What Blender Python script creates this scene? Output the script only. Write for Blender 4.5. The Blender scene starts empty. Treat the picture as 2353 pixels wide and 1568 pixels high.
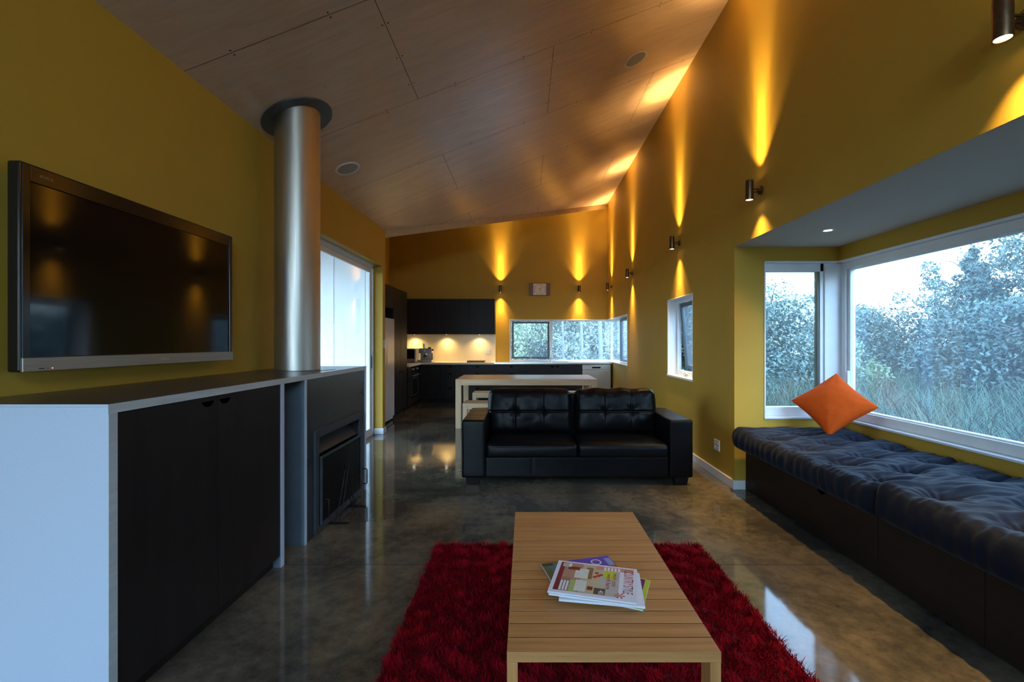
import bpy, bmesh, math, random
import numpy as np
from mathutils import Vector, Matrix, noise as mnoise

R = math.radians
scene = bpy.context.scene
col = scene.collection
random.seed(7)
rng = np.random.default_rng(7)

# ------------------------------------------------------------------ camera
cd = bpy.data.cameras.new('camera')
cd.sensor_width = 36.0
cd.lens = 36.0 * 1046 / 2353
cd.shift_x = -30.5 / 2353
cd.shift_y = 3.0 / 2353
cd.clip_start = 0.05
cd.clip_end = 300
cam = bpy.data.objects.new('camera', cd)
cam.location = (0, 0, 1.36)
cam.rotation_euler = (R(90), 0, 0)
col.objects.link(cam)
scene.camera = cam

# ------------------------------------------------------------------ exposure
vs = scene.view_settings
vs.view_transform = 'Standard'
vs.look = 'None'
vs.exposure = 0.0
vs.gamma = 1.0
vs.use_curve_mapping = False

# ------------------------------------------------------------------ sky (dusk, pale horizon, bluer above)
SKY = 7.0
w = bpy.data.worlds.new('sky')
scene.world = w
w.use_nodes = True
nt = w.node_tree
nt.nodes.clear()
tc = nt.nodes.new('ShaderNodeTexCoord')
sep = nt.nodes.new('ShaderNodeSeparateXYZ')
ramp = nt.nodes.new('ShaderNodeValToRGB')
bg = nt.nodes.new('ShaderNodeBackground')
wo = nt.nodes.new('ShaderNodeOutputWorld')
nt.links.new(tc.outputs['Generated'], sep.inputs[0])
nt.links.new(sep.outputs['Z'], ramp.inputs[0])
nt.links.new(ramp.outputs[0], bg.inputs[0])
nt.links.new(bg.outputs[0], wo.inputs[0])
e = ramp.color_ramp.elements
e[0].position = 0.0; e[0].color = (0.70, 0.84, 1.0, 1)
e[1].position = 0.75; e[1].color = (0.30, 0.54, 1.0, 1)
m_ = ramp.color_ramp.elements.new(0.18); m_.color = (0.50, 0.72, 1.0, 1)
# sky made brighter behind the camera, added to light the near room
vd = nt.nodes.new('ShaderNodeVectorMath'); vd.operation = 'DOT_PRODUCT'; vd.inputs[1].default_value = (0.12, -0.98, 0.16)
nt.links.new(tc.outputs['Generated'], vd.inputs[0])
gl = nt.nodes.new('ShaderNodeMapRange'); gl.inputs[1].default_value = 0.35; gl.inputs[2].default_value = 1.0
gl.inputs[3].default_value = SKY; gl.inputs[4].default_value = SKY * 3.0; gl.interpolation_type = 'SMOOTHSTEP'
nt.links.new(vd.outputs['Value'], gl.inputs[0]); nt.links.new(gl.outputs[0], bg.inputs[1])

WARM = (1.0, 0.65, 0.24)
SPOT_W = 84.0          # each of the two beams of a wall light
CAB_W = 26.0
DOWN_W = 10.0

# ------------------------------------------------------------------ helpers
class MB:
    def __init__(s):
        s.v = []; s.f = []; s.mi = []
    def add(s, vs_, fs_, mi=0):
        o = len(s.v)
        s.v.extend([tuple(p) for p in vs_])
        for f in fs_:
            s.f.append(tuple(i + o for i in f)); s.mi.append(mi)
        return s
    def box(s, x0, y0, z0, x1, y1, z1, mi=0):
        x0, x1 = min(x0, x1), max(x0, x1); y0, y1 = min(y0, y1), max(y0, y1); z0, z1 = min(z0, z1), max(z0, z1)
        return s.add([(x0,y0,z0),(x1,y0,z0),(x1,y1,z0),(x0,y1,z0),(x0,y0,z1),(x1,y0,z1),(x1,y1,z1),(x0,y1,z1)],
                     [(0,3,2,1),(4,5,6,7),(0,1,5,4),(1,2,6,5),(2,3,7,6),(3,0,4,7)], mi)
    def cyl(s, p0, p1, r0, r1=None, n=28, mi=0):
        r1 = r0 if r1 is None else r1
        p0 = Vector(p0); p1 = Vector(p1); d = (p1 - p0).normalized()
        a = d.orthogonal().normalized(); b = d.cross(a)
        vv = []
        for p, r in ((p0, r0), (p1, r1)):
            for i in range(n):
                t = 2 * math.pi * i / n
                vv.append(p + a * (r * math.cos(t)) + b * (r * math.sin(t)))
        ff = [(i, (i + 1) % n, n + (i + 1) % n, n + i) for i in range(n)]
        ff.append(tuple(range(n - 1, -1, -1))); ff.append(tuple(range(n, 2 * n)))
        return s.add(vv, ff, mi)
    def lathe(s, prof, c=(0, 0, 0), n=32, mi=0):
        vv = []; ff = []
        for r, z in prof:
            for i in range(n):
                t = 2 * math.pi * i / n
                vv.append((c[0] + r * math.cos(t), c[1] + r * math.sin(t), c[2] + z))
        for k in range(len(prof) - 1):
            for i in range(n):
                ff.append((k*n+i, k*n+(i+1) % n, (k+1)*n+(i+1) % n, (k+1)*n+i))
        return s.add(vv, ff, mi)
    def tube(s, pts, r, n=10, mi=0, closed=False):
        pts = [Vector(p) for p in pts]
        m = len(pts); vv = []; ff = []
        prev = None
        for i, p in enumerate(pts):
            if closed:
                d = (pts[(i+1) % m] - pts[i-1]).normalized()
            else:
                d = (pts[min(i+1, m-1)] - pts[max(i-1, 0)]).normalized()
            if prev is None:
                a = d.orthogonal().normalized()
            else:
                a = (prev - d * prev.dot(d))
                a = a.normalized() if a.length > 1e-6 else d.orthogonal().normalized()
            prev = a; b = d.cross(a)
            rr = r[i] if isinstance(r, (list, tuple)) else r
            for k in range(n):
                t = 2 * math.pi * k / n
                vv.append(p + a * (rr * math.cos(t)) + b * (rr * math.sin(t)))
        for i in range(m if closed else m - 1):
            j = (i + 1) % m
            for k in range(n):
                ff.append((i*n+k, i*n+(k+1) % n, j*n+(k+1) % n, j*n+k))
        if not closed:
            ff.append(tuple(range(n-1, -1, -1))); ff.append(tuple((m-1)*n + k for k in range(n)))
        return s.add(vv, ff, mi)
    def prism(s, poly, ext, mi=0):
        n = len(poly); e_ = Vector(ext)
        vv = [Vector(p) for p in poly] + [Vector(p) + e_ for p in poly]
        ff = [tuple(range(n-1, -1, -1)), tuple(range(n, 2*n))] + [(i, (i+1) % n, n+(i+1) % n, n+i) for i in range(n)]
        return s.add(vv, ff, mi)
    def build(s, name, mats, parent=None, bevel=0, segs=2, smooth=None, local=False, recalc=True):
        me = bpy.data.meshes.new(name)
        off = (0, 0, 0)
        if parent is not None and not local:
            off = tuple(parent_world(parent))
        me.from_pydata([(p[0]-off[0], p[1]-off[1], p[2]-off[2]) for p in s.v], [], s.f)
        if not isinstance(mats, (list, tuple)): mats = [mats]
        for m in mats: me.materials.append(m)
        me.polygons.foreach_set('material_index', s.mi)
        if recalc:
            bm = bmesh.new(); bm.from_mesh(me)
            bmesh.ops.recalc_face_normals(bm, faces=bm.faces[:])
            bm.to_mesh(me); bm.free()
        if smooth is not None:
            me.polygons.foreach_set('use_smooth', [True] * len(me.polygons))
            if smooth < 180: me.set_sharp_from_angle(angle=R(smooth))
        o = bpy.data.objects.new(name, me)
        col.objects.link(o)
        if parent is not None: o.parent = parent
        if bevel:
            md = o.modifiers.new('bevel', 'BEVEL')
            md.width = bevel; md.segments = segs; md.limit_method = 'ANGLE'; md.angle_limit = R(40)
            md.harden_normals = False
        return o

def parent_world(p):
    v = Vector(p.location)
    while p.parent is not None:
        p = p.parent; v = v + Vector(p.location)
    return v

def tag(o, label, cat, group=None, kind=None):
    o['label'] = label; o['category'] = cat
    if group: o['group'] = group
    if kind: o['kind'] = kind
    return o

def thing(name, label, cat, loc=(0, 0, 0), rz=0.0, group=None):
    o = bpy.data.objects.new(name, None)
    o.empty_display_size = 0.1
    o.location = loc; o.rotation_euler = (0, 0, rz)
    col.objects.link(o)
    return tag(o, label, cat, group)

def struct(o, label=None, cat=None):
    o['kind'] = 'structure'
    if label: o['label'] = label
    if cat: o['category'] = cat
    return o

def dup(root, loc, rz, label, group=None):
    r = root.copy(); col.objects.link(r); r.location = loc; r.rotation_euler = (0, 0, rz)
    r['label'] = label
    if group: r['group'] = group
    for ch in list(root.children):
        c = ch.copy(); col.objects.link(c); c.parent = r
        for g in list(ch.children):
            d = g.copy(); col.objects.link(d); d.parent = c
    return r

def np_mesh(name, verts, faces, mats, parent=None, smooth=True, mi=None):
    """verts (N,3) array, faces (M,4) or (M,3) int array"""
    me = bpy.data.meshes.new(name)
    nv = len(verts); nf = len(faces); k = faces.shape[1]
    me.vertices.add(nv); me.vertices.foreach_set('co', np.asarray(verts, dtype=np.float32).ravel())
    me.loops.add(nf * k); me.loops.foreach_set('vertex_index', np.asarray(faces, dtype=np.int32).ravel())
    me.polygons.add(nf)
    me.polygons.foreach_set('loop_start', np.arange(0, nf * k, k, dtype=np.int32))
    me.polygons.foreach_set('loop_total', np.full(nf, k, dtype=np.int32))
    if not isinstance(mats, (list, tuple)): mats = [mats]
    for m in mats: me.materials.append(m)
    if mi is not None: me.polygons.foreach_set('material_index', np.asarray(mi, dtype=np.int32))
    me.polygons.foreach_set('use_smooth', np.full(nf, smooth, dtype=bool))
    me.update(calc_edges=True); me.validate()
    o = bpy.data.objects.new(name, me); col.objects.link(o)
    if parent is not None: o.parent = parent
    return o

def rbox(hx, hy, hz, r, nx, ny, nz, rs=4):
    """surface of a finely divided rounded box -> verts, faces, cube coords (-1..1)"""
    def axis(h, n):
        inner = np.linspace(-(h - r), h - r, n)
        t = [math.tan(R(45) * k / rs) * r for k in range(1, rs + 1)]
        return np.concatenate([[-(h - r) - a for a in t[::-1]], inner, [(h - r) + a for a in t]])
    A = [axis(hx, nx), axis(hy, ny), axis(hz, nz)]
    n = [len(a) for a in A]
    ids = {}; q = []; faces = []
    def vid(i, j, k):
        key = (i, j, k)
        if key not in ids:
            ids[key] = len(q); q.append((A[0][i], A[1][j], A[2][k]))
        return ids[key]
    for ax in range(3):
        u, v = (ax + 1) % 3, (ax + 2) % 3
        for side in (0, n[ax] - 1):
            for a in range(n[u] - 1):
                for b in range(n[v] - 1):
                    quad = []
                    for da, db in ((0, 0), (1, 0), (1, 1), (0, 1)):
                        c = [0, 0, 0]; c[ax] = side; c[u] = a + da; c[v] = b + db
                        quad.append(vid(*c))
                    if side == 0: quad.reverse()
                    faces.append(quad)
    q = np.array(q); H = np.array([hx, hy, hz])
    inner = np.clip(q, -(H - r), H - r)
    d = q - inner
    ln = np.linalg.norm(d, axis=1, keepdims=True)
    pos = inner + d / np.maximum(ln, 1e-9) * r
    return pos, np.array(faces), q / H

# ------------------------------------------------------------------ materials
def base_nodes(name):
    m = bpy.data.materials.new(name); m.use_nodes = True
    n = m.node_tree; b = n.nodes['Principled BSDF']
    return m, n, b

def mat(name, c, rough=0.5, metal=0.0, spec=0.5, var=0.08, scale=8.0, stretch=(1, 1, 1), bump=0.0, bscale=60.0,
        bstretch=(1, 1, 1), coat=0.0, rvar=0.0, c2=None, sheen=0.0, detail=4.0):
    m, n, b = base_nodes(name)
    tcn = n.nodes.new('ShaderNodeTexCoord')
    mp = n.nodes.new('ShaderNodeMapping'); mp.inputs['Scale'].default_value = stretch
    nz = n.nodes.new('ShaderNodeTexNoise'); nz.inputs['Scale'].default_value = scale; nz.inputs['Detail'].default_value = detail
    mx = n.nodes.new('ShaderNodeMix'); mx.data_type = 'RGBA'
    n.links.new(tcn.outputs['Object'], mp.inputs[0]); n.links.new(mp.outputs[0], nz.inputs['Vector'])
    lo = tuple(x * (1 - var) for x in c) if c2 is None else c
    hi = tuple(min(1, x * (1 + var)) for x in c) if c2 is None else c2
    mx.inputs[6].default_value = (*lo, 1); mx.inputs[7].default_value = (*hi, 1)
    rm = n.nodes.new('ShaderNodeMapRange'); rm.inputs[1].default_value = 0.3; rm.inputs[2].default_value = 0.7
    n.links.new(nz.outputs[0], rm.inputs[0]); n.links.new(rm.outputs[0], mx.inputs[0])
    n.links.new(mx.outputs[2], b.inputs['Base Color'])
    b.inputs['Roughness'].default_value = rough; b.inputs['Metallic'].default_value = metal
    b.inputs['Specular IOR Level'].default_value = spec; b.inputs['Coat Weight'].default_value = coat
    b.inputs['Coat Roughness'].default_value = 0.06
    if sheen:
        b.inputs['Sheen Weight'].default_value = sheen; b.inputs['Sheen Roughness'].default_value = 0.5
    if rvar:
        r2 = n.nodes.new('ShaderNodeMapRange'); r2.inputs[1].default_value = 0.3; r2.inputs[2].default_value = 0.7
        r2.inputs[3].default_value = rough - rvar; r2.inputs[4].default_value = rough + rvar
        n.links.new(nz.outputs[0], r2.inputs[0]); n.links.new(r2.outputs[0], b.inputs['Roughness'])
    if bump:
        mp2 = n.nodes.new('ShaderNodeMapping'); mp2.inputs['Scale'].default_value = bstretch
        nb = n.nodes.new('ShaderNodeTexNoise'); nb.inputs['Scale'].default_value = bscale; nb.inputs['Detail'].default_value = 3
        bp = n.nodes.new('ShaderNodeBump'); bp.inputs['Strength'].default_value = bump; bp.inputs['Distance'].default_value = 0.01
        n.links.new(tcn.outputs['Object'], mp2.inputs[0]); n.links.new(mp2.outputs[0], nb.inputs['Vector'])
        n.links.new(nb.outputs[0], bp.inputs['Height']); n.links.new(bp.outputs[0], b.inputs['Normal'])
    return m

def emit(name, c, s):
    m, n, b = base_nodes(name)
    b.inputs['Base Color'].default_value = (*c, 1)
    b.inputs['Emission Color'].default_value = (*c, 1); b.inputs['Emission Strength'].default_value = s
    return m

def glass_mat(name, tint=(0.93, 0.98, 0.97), rough=0.0, ior=1.5, k=1.2, haze=0.0):
    m = bpy.data.materials.new(name); m.use_nodes = True
    n = m.node_tree; n.nodes.clear()
    out = n.nodes.new('ShaderNodeOutputMaterial'); mix = n.nodes.new('ShaderNodeMixShader')
    tr = n.nodes.new('ShaderNodeBsdfTransparent'); gl = n.nodes.new('ShaderNodeBsdfGlossy')
    lw = n.nodes.new('ShaderNodeLayerWeight'); lw.inputs[0].default_value = 0.5
    pw = n.nodes.new('ShaderNodeMath'); pw.operation = 'POWER'; pw.inputs[1].default_value = 5.0
    mu = n.nodes.new('ShaderNodeMath'); mu.operation = 'MULTIPLY_ADD'; mu.inputs[1].default_value = 0.96 * k; mu.inputs[2].default_value = 0.04 * k; mu.use_clamp = True
    n.links.new(lw.outputs['Facing'], pw.inputs[0]); n.links.new(pw.outputs[0], mu.inputs[0])
    tr.inputs[0].default_value = (*tint, 1); gl.inputs['Roughness'].default_value = rough
    n.links.new(mu.outputs[0], mix.inputs[0])
    n.links.new(tr.outputs[0], mix.inputs[1]); n.links.new(gl.outputs[0], mix.inputs[2])
    if haze:
        # pale veil painted into the glass for hazy reflections and dirt
        ts = n.nodes.new('ShaderNodeBsdfTranslucent'); ts.inputs[0].default_value = (0.88, 0.93, 1.0, 1)
        mh = n.nodes.new('ShaderNodeMixShader'); mh.inputs[0].default_value = haze
        n.links.new(mix.outputs[0], mh.inputs[1]); n.links.new(ts.outputs[0], mh.inputs[2]); n.links.new(mh.outputs[0], out.inputs[0])
    else:
        n.links.new(mix.outputs[0], out.inputs[0])
    return m

def wood(name, c1, c2, axis, rough=0.45, fine=60.0, spec=0.4, var=0.25):
    """straight-grained timber, grain along axis 0/1/2"""
    m, n, b = base_nodes(name)
    tcn = n.nodes.new('ShaderNodeTexCoord')
    mp = n.nodes.new('ShaderNodeMapping'); st = [1.0, 1.0, 1.0]; st[axis] = 0.05
    mp.inputs['Scale'].default_value = st
    nz = n.nodes.new('ShaderNodeTexNoise'); nz.inputs['Scale'].default_value = fine; nz.inputs['Detail'].default_value = 5
    nz.inputs['Roughness'].default_value = 0.65
    n.links.new(tcn.outputs['Object'], mp.inputs[0]); n.links.new(mp.outputs[0], nz.inputs['Vector'])
    rp = n.nodes.new('ShaderNodeValToRGB')
    rp.color_ramp.elements[0].position = 0.3; rp.color_ramp.elements[0].color = (*c1, 1)
    rp.color_ramp.elements[1].position = 0.72; rp.color_ramp.elements[1].color = (*c2, 1)
    n.links.new(nz.outputs[0], rp.inputs[0])
    # every board a slightly different tone
    gi = n.nodes.new('ShaderNodeNewGeometry')
    hs = n.nodes.new('ShaderNodeHueSaturation')
    mr = n.nodes.new('ShaderNodeMapRange'); mr.inputs[3].default_value = 1 - var; mr.inputs[4].default_value = 1 + var
    n.links.new(gi.outputs['Random Per Island'], mr.inputs[0]); n.links.new(mr.outputs[0], hs.inputs['Value'])
    n.links.new(rp.outputs[0], hs.inputs['Color'])
    n.links.new(hs.outputs[0], b.inputs['Base Color'])
    bp = n.nodes.new('ShaderNodeBump'); bp.inputs['Strength'].default_value = 0.12; bp.inputs['Distance'].default_value = 0.004
    n.links.new(nz.outputs[0], bp.inputs['Height']); n.links.new(bp.outputs[0], b.inputs['Normal'])
    b.inputs['Roughness'].default_value = rough; b.inputs['Specular IOR Level'].default_value = spec
    return m

M = {}
M['paint'] = mat('mustard_wall_paint', (0.46, 0.278, 0.030), 0.62, var=0.03, scale=3, bump=0.05, bscale=260, spec=0.35)
M['white_paint'] = mat('white_ceiling_paint', (0.62, 0.60, 0.56), 0.7, var=0.02, scale=3)
M['bay_paint'] = mat('off_white_bay_ceiling_paint', (0.46, 0.42, 0.34), 0.75, var=0.02, scale=3)
M['white_trim'] = mat('white_gloss_trim', (0.74, 0.75, 0.77), 0.35, var=0.02, scale=6)
M['alu'] = mat('white_powder_coated_aluminium', (0.72, 0.75, 0.78), 0.38, var=0.03, scale=10)
M['sash'] = mat('grey_window_sash', (0.075, 0.10, 0.12), 0.4, var=0.05, scale=10)
M['cladding'] = mat('pale_exterior_cladding', (0.80, 0.82, 0.86), 0.6, var=0.03, scale=2)
M['glass'] = glass_mat('window_glass', haze=0.03)
M['kitchenglass'] = glass_mat('kitchen_window_glass', haze=0.055)
M['doorglass'] = glass_mat('door_glass', k=0.9)
M['ply_edge'] = wood('pale_plywood_edge', (0.42, 0.29, 0.16), (0.55, 0.40, 0.24), 0, 0.5, 30, var=0.02)
M['gap'] = mat('sheet_joint_shadow_gap', (0.02, 0.015, 0.01), 0.9, var=0.1)
M['laminate'] = mat('pale_grey_laminate', (0.52, 0.585, 0.70), 0.42, var=0.05, scale=220, bump=0.03, bscale=300)
M['edge'] = mat('brushed_grey_edge_strip', (0.50, 0.55, 0.56), 0.4, var=0.08, scale=60, stretch=(1, 0.1, 1))
M['topdark'] = mat('dark_brown_bench_laminate', (0.060, 0.050, 0.042), 0.28, var=0.15, scale=50, spec=0.5)
M['blackdoor'] = mat('black_stained_plywood', (0.016, 0.0118, 0.011), 0.45, var=0.25, scale=12, stretch=(1, 1, 0.1), spec=0.18)
M['benchwood'] = mat('dark_brown_stained_plywood', (0.018, 0.009, 0.0045), 0.5, var=0.2, scale=12, stretch=(1, 0.2, 1), spec=0.15)
M['slot'] = mat('black_finger_slot', (0.001, 0.001, 0.001), 0.95, var=0.1, spec=0.0)
M['steelsheet'] = mat('dark_blued_steel_sheet', (0.085, 0.095, 0.095), 0.33, metal=0.65, var=0.25, scale=3, rvar=0.08, spec=0.5)
M['greyside'] = mat('slate_grey_panel', (0.16, 0.19, 0.22), 0.5, var=0.08, scale=5)
M['cast'] = mat('dark_grey_painted_steel', (0.060, 0.070, 0.078), 0.45, metal=0.4, var=0.12, scale=10)
M['soot'] = mat('sooty_firebox_steel', (0.012, 0.011, 0.010), 0.8, var=0.3, scale=9)
M['iron'] = mat('black_wrought_iron', (0.012, 0.012, 0.013), 0.4, metal=0.5, var=0.2, scale=30)
M['flue'] = mat('brushed_stainless_flue', (0.50, 0.47, 0.42), 0.42, metal=1.0, var=0.06, scale=90, stretch=(1, 1, 0.02), rvar=0.05)
M['flange'] = mat('galvanised_dark_flange', (0.10, 0.11, 0.115), 0.5, metal=0.6, var=0.2, scale=14)
M['steel'] = mat('brushed_stainless_steel', (0.60, 0.57, 0.52), 0.30, metal=1.0, var=0.03, scale=400, stretch=(0.05, 1, 1))
M['chrome'] = mat('chrome', (0.75, 0.75, 0.76), 0.08, metal=1.0, var=0.03)
M['tvblack'] = mat('gloss_black_plastic', (0.006, 0.006, 0.007), 0.16, var=0.1, spec=0.5)
M['screen'] = mat('black_television_glass', (0.003, 0.003, 0.004), 0.07, var=0.1, spec=0.35)
M['tvbar'] = mat('gunmetal_brushed_bar', (0.34, 0.33, 0.30), 0.35, metal=0.8, var=0.1, scale=80, stretch=(1, 0.03, 1))
M['leather'] = mat('black_leather', (0.0042, 0.0040, 0.0044), 0.34, var=0.2, scale=20, bump=0.10, bscale=170, spec=0.14)
M['teak'] = wood('oiled_teak', (0.42, 0.178, 0.052), (0.63, 0.31, 0.105), 0, 0.42, 42, var=0.16)
M['teaky'] = wood('oiled_teak_lengthwise', (0.42, 0.178, 0.052), (0.63, 0.31, 0.105), 1, 0.42, 42, var=0.06)
M['teakz'] = wood('oiled_teak_upright', (0.42, 0.178, 0.052), (0.63, 0.31, 0.105), 2, 0.42, 42, var=0.06)
M['oak'] = wood('pale_teak', (0.40, 0.25, 0.13), (0.56, 0.38, 0.22), 0, 0.35, 34, var=0.07)
M['oaky'] = wood('pale_teak_crosswise', (0.40, 0.25, 0.13), (0.56, 0.38, 0.22), 1, 0.38, 34, var=0.07)
M['oakz'] = wood('pale_teak_upright', (0.40, 0.25, 0.13), (0.56, 0.38, 0.22), 2, 0.38, 34, var=0.07)
M['futon'] = mat('navy_cotton_drill', (0.0045, 0.0065, 0.014), 0.75, var=0.12, scale=60, bump=0.05, bscale=500, sheen=0.035, spec=0.12)
M['orange'] = mat('orange_cotton', (0.60, 0.074, 0.006), 0.85, var=0.06, scale=70, bump=0.08, bscale=500, spec=0.1)
M['pile'] = mat('crimson_wool_pile', (0.24, 0.002, 0.008), 0.8, c2=(0.40, 0.004, 0.012), scale=26, spec=0.08)
M['backing'] = mat('dark_red_rug_backing', (0.10, 0.004, 0.008), 0.9, var=0.1)
M['gapshade'] = mat('dark_brown_gap_shade', (0.035, 0.017, 0.007), 0.7, var=0.1)
M['bronze'] = mat('aged_bronze', (0.16, 0.10, 0.055), 0.35, metal=0.9, var=0.2, scale=40)
M['lens'] = emit('warm_lamp_lens', (1.0, 0.72, 0.40), 14)
M['lensw'] = emit('white_lamp_lens', (1.0, 0.90, 0.72), 16)
M['speaker'] = mat('grey_speaker_grille', (0.30, 0.29, 0.28), 0.7, var=0.15, scale=300)
M['plastic'] = mat('white_plastic', (0.66, 0.64, 0.60), 0.4, var=0.02)
M['fridge'] = mat('white_fridge_enamel', (0.68, 0.70, 0.72), 0.22, var=0.02)
M['counter'] = mat('cream_laminate_worktop', (0.72, 0.66, 0.54), 0.4, var=0.04, scale=100)
M['splash'] = mat('cream_splashback', (0.76, 0.64, 0.40), 0.3, var=0.02)
M['ovenglass'] = mat('black_oven_glass', (0.006, 0.006, 0.006), 0.12, var=0.1)
M['clockwood'] = mat('red_brown_clock_wood', (0.16, 0.035, 0.012), 0.4, var=0.3, scale=10, stretch=(1, 1, 0.1))
M['clockface'] = mat('cream_clock_face', (0.72, 0.64, 0.50), 0.5, var=0.03)
M['ink'] = mat('black_ink', (0.012, 0.012, 0.012), 0.5, var=0.05)
M['paper'] = mat('white_magazine_paper', (0.78, 0.78, 0.82), 0.35, var=0.03, scale=30)
M['bark'] = mat('grey_bark', (0.20, 0.18, 0.16), 0.9, var=0.3, scale=8)
M['palebark'] = mat('pale_gum_bark', (0.36, 0.37, 0.38), 0.9, var=0.2, scale=6)
LEAF = [mat('dark_green_leaves', (0.095, 0.145, 0.125), 0.7, var=0.4, scale=1.2),
        mat('blue_green_leaves', (0.135, 0.20, 0.175), 0.7, var=0.4, scale=1.2),
        mat('yellow_green_leaves', (0.20, 0.25, 0.13), 0.7, var=0.4, scale=1.2),
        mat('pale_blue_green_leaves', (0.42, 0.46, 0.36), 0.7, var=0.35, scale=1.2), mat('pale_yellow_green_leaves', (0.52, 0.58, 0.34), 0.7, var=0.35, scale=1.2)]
M['grass'] = mat('dry_and_green_grass', (0.035, 0.105, 0.085), 0.8, c2=(0.14, 0.15, 0.09), scale=0.9, spec=0.2)
M['soil'] = mat('scrubby_ground', (0.05, 0.065, 0.05), 0.95, c2=(0.09, 0.085, 0.065), scale=0.8)

def concrete():
    m, n, b = base_nodes('polished_concrete')
    tcn = n.nodes.new('ShaderNodeTexCoord')
    a = n.nodes.new('ShaderNodeTexNoise'); a.inputs['Scale'].default_value = 1.1; a.inputs['Detail'].default_value = 8; a.inputs['Roughness'].default_value = 0.62
    a.inputs['Distortion'].default_value = 0.5
    f = n.nodes.new('ShaderNodeTexNoise'); f.inputs['Scale'].default_value = 14; f.inputs['Detail'].default_value = 8; f.inputs['Roughness'].default_value = 0.7
    n.links.new(tcn.outputs['Object'], a.inputs['Vector']); n.links.new(tcn.outputs['Object'], f.inputs['Vector'])
    add = n.nodes.new('ShaderNodeMath'); add.operation = 'MULTIPLY_ADD'; add.inputs[1].default_value = 0.45
    n.links.new(f.outputs[0], add.inputs[0]); n.links.new(a.outputs[0], add.inputs[2])
    rp = n.nodes.new('ShaderNodeValToRGB')
    rp.color_ramp.elements[0].position = 0.58; rp.color_ramp.elements[0].color = (0.048, 0.042, 0.033, 1)
    rp.color_ramp.elements[1].position = 0.90; rp.color_ramp.elements[1].color = (0.210, 0.165, 0.105, 1)
    x = rp.color_ramp.elements.new(0.72); x.color = (0.105, 0.088, 0.062, 1)
    n.links.new(add.outputs[0], rp.inputs[0]); n.links.new(rp.outputs[0], b.inputs['Base Color'])
    mr = n.nodes.new('ShaderNodeMapRange'); mr.inputs[1].default_value = 0.3; mr.inputs[2].default_value = 0.7
    mr.inputs[3].default_value = 0.04; mr.inputs[4].default_value = 0.10
    n.links.new(f.outputs[0], mr.inputs[0]); n.links.new(mr.outputs[0], b.inputs['Roughness'])
    b.inputs['Specular IOR Level'].default_value = 0.6
    bp = n.nodes.new('ShaderNodeBump'); bp.inputs['Strength'].default_value = 0.006; bp.inputs['Distance'].default_value = 0.01
    n.links.new(f.outputs[0], bp.inputs['Height']); n.links.new(bp.outputs[0], b.inputs['Normal'])
    return m
M['concrete'] = concrete()

def plywood():
    m, n, b = base_nodes('clear_finished_plywood_ceiling')
    tcn = n.nodes.new('ShaderNodeTexCoord')
    mp = n.nodes.new('ShaderNodeMapping'); mp.inputs['Scale'].default_value = (0.16, 1.0, 0.16)
    a = n.nodes.new('ShaderNodeTexNoise'); a.inputs['Scale'].default_value = 9; a.inputs['Detail'].default_value = 7; a.inputs['Distortion'].default_value = 1.2
    a.inputs['Roughness'].default_value = 0.6
    mp2 = n.nodes.new('ShaderNodeMapping'); mp2.inputs['Scale'].default_value = (0.05, 1.0, 0.05)
    f = n.nodes.new('ShaderNodeTexNoise'); f.inputs['Scale'].default_value = 60; f.inputs['Detail'].default_value = 4
    n.links.new(tcn.outputs['Object'], mp.inputs[0]); n.links.new(mp.outputs[0], a.inputs['Vector'])
    n.links.new(tcn.outputs['Object'], mp2.inputs[0]); n.links.new(mp2.outputs[0], f.inputs['Vector'])
    add = n.nodes.new('ShaderNodeMath'); add.operation = 'MULTIPLY_ADD'; add.inputs[1].default_value = 0.35
    n.links.new(f.outputs[0], add.inputs[0]); n.links.new(a.outputs[0], add.inputs[2])
    rp = n.nodes.new('ShaderNodeValToRGB')
    rp.color_ramp.elements[0].position = 0.48; rp.color_ramp.elements[0].color = (0.52, 0.365, 0.25, 1)
    rp.color_ramp.elements[1].position = 0.88; rp.color_ramp.elements[1].color = (0.64, 0.465, 0.33, 1)
    n.links.new(add.outputs[0], rp.inputs[0]); n.links.new(rp.outputs[0], b.inputs['Base Color'])
    b.inputs['Roughness'].default_value = 0.29; b.inputs['Specular IOR Level'].default_value = 0.6
    return m
M['ply'] = plywood()

# ------------------------------------------------------------------ room dimensions
XL, XR = -2.115, 1.934         # left and right wall faces
YB, YF = -2.3, 10.72           # wall behind the camera, far kitchen wall
XK = -3.2                      # kitchen left wall
YE = 6.87                      # where the left wall ends
BX, BY0, BY1, BZ = 2.895, 0.30, 4.21, 2.243   # bay: back face, near end, far end, ceiling
def zc(x): return 3.04 + 0.390 * (x - XL)
T = 0.16
KZ = 4.78

# floor
b = MB()
b.box(XK - 0.2, YB - 0.2, -0.3, BX + 0.17, YF + 0.2, 0)
b.box(XL, 2.7805, 0.0, XR, 2.7845, 0.0006, 1)
struct(b.build('floor', [M['concrete'], M['gap']], recalc=True))

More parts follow.
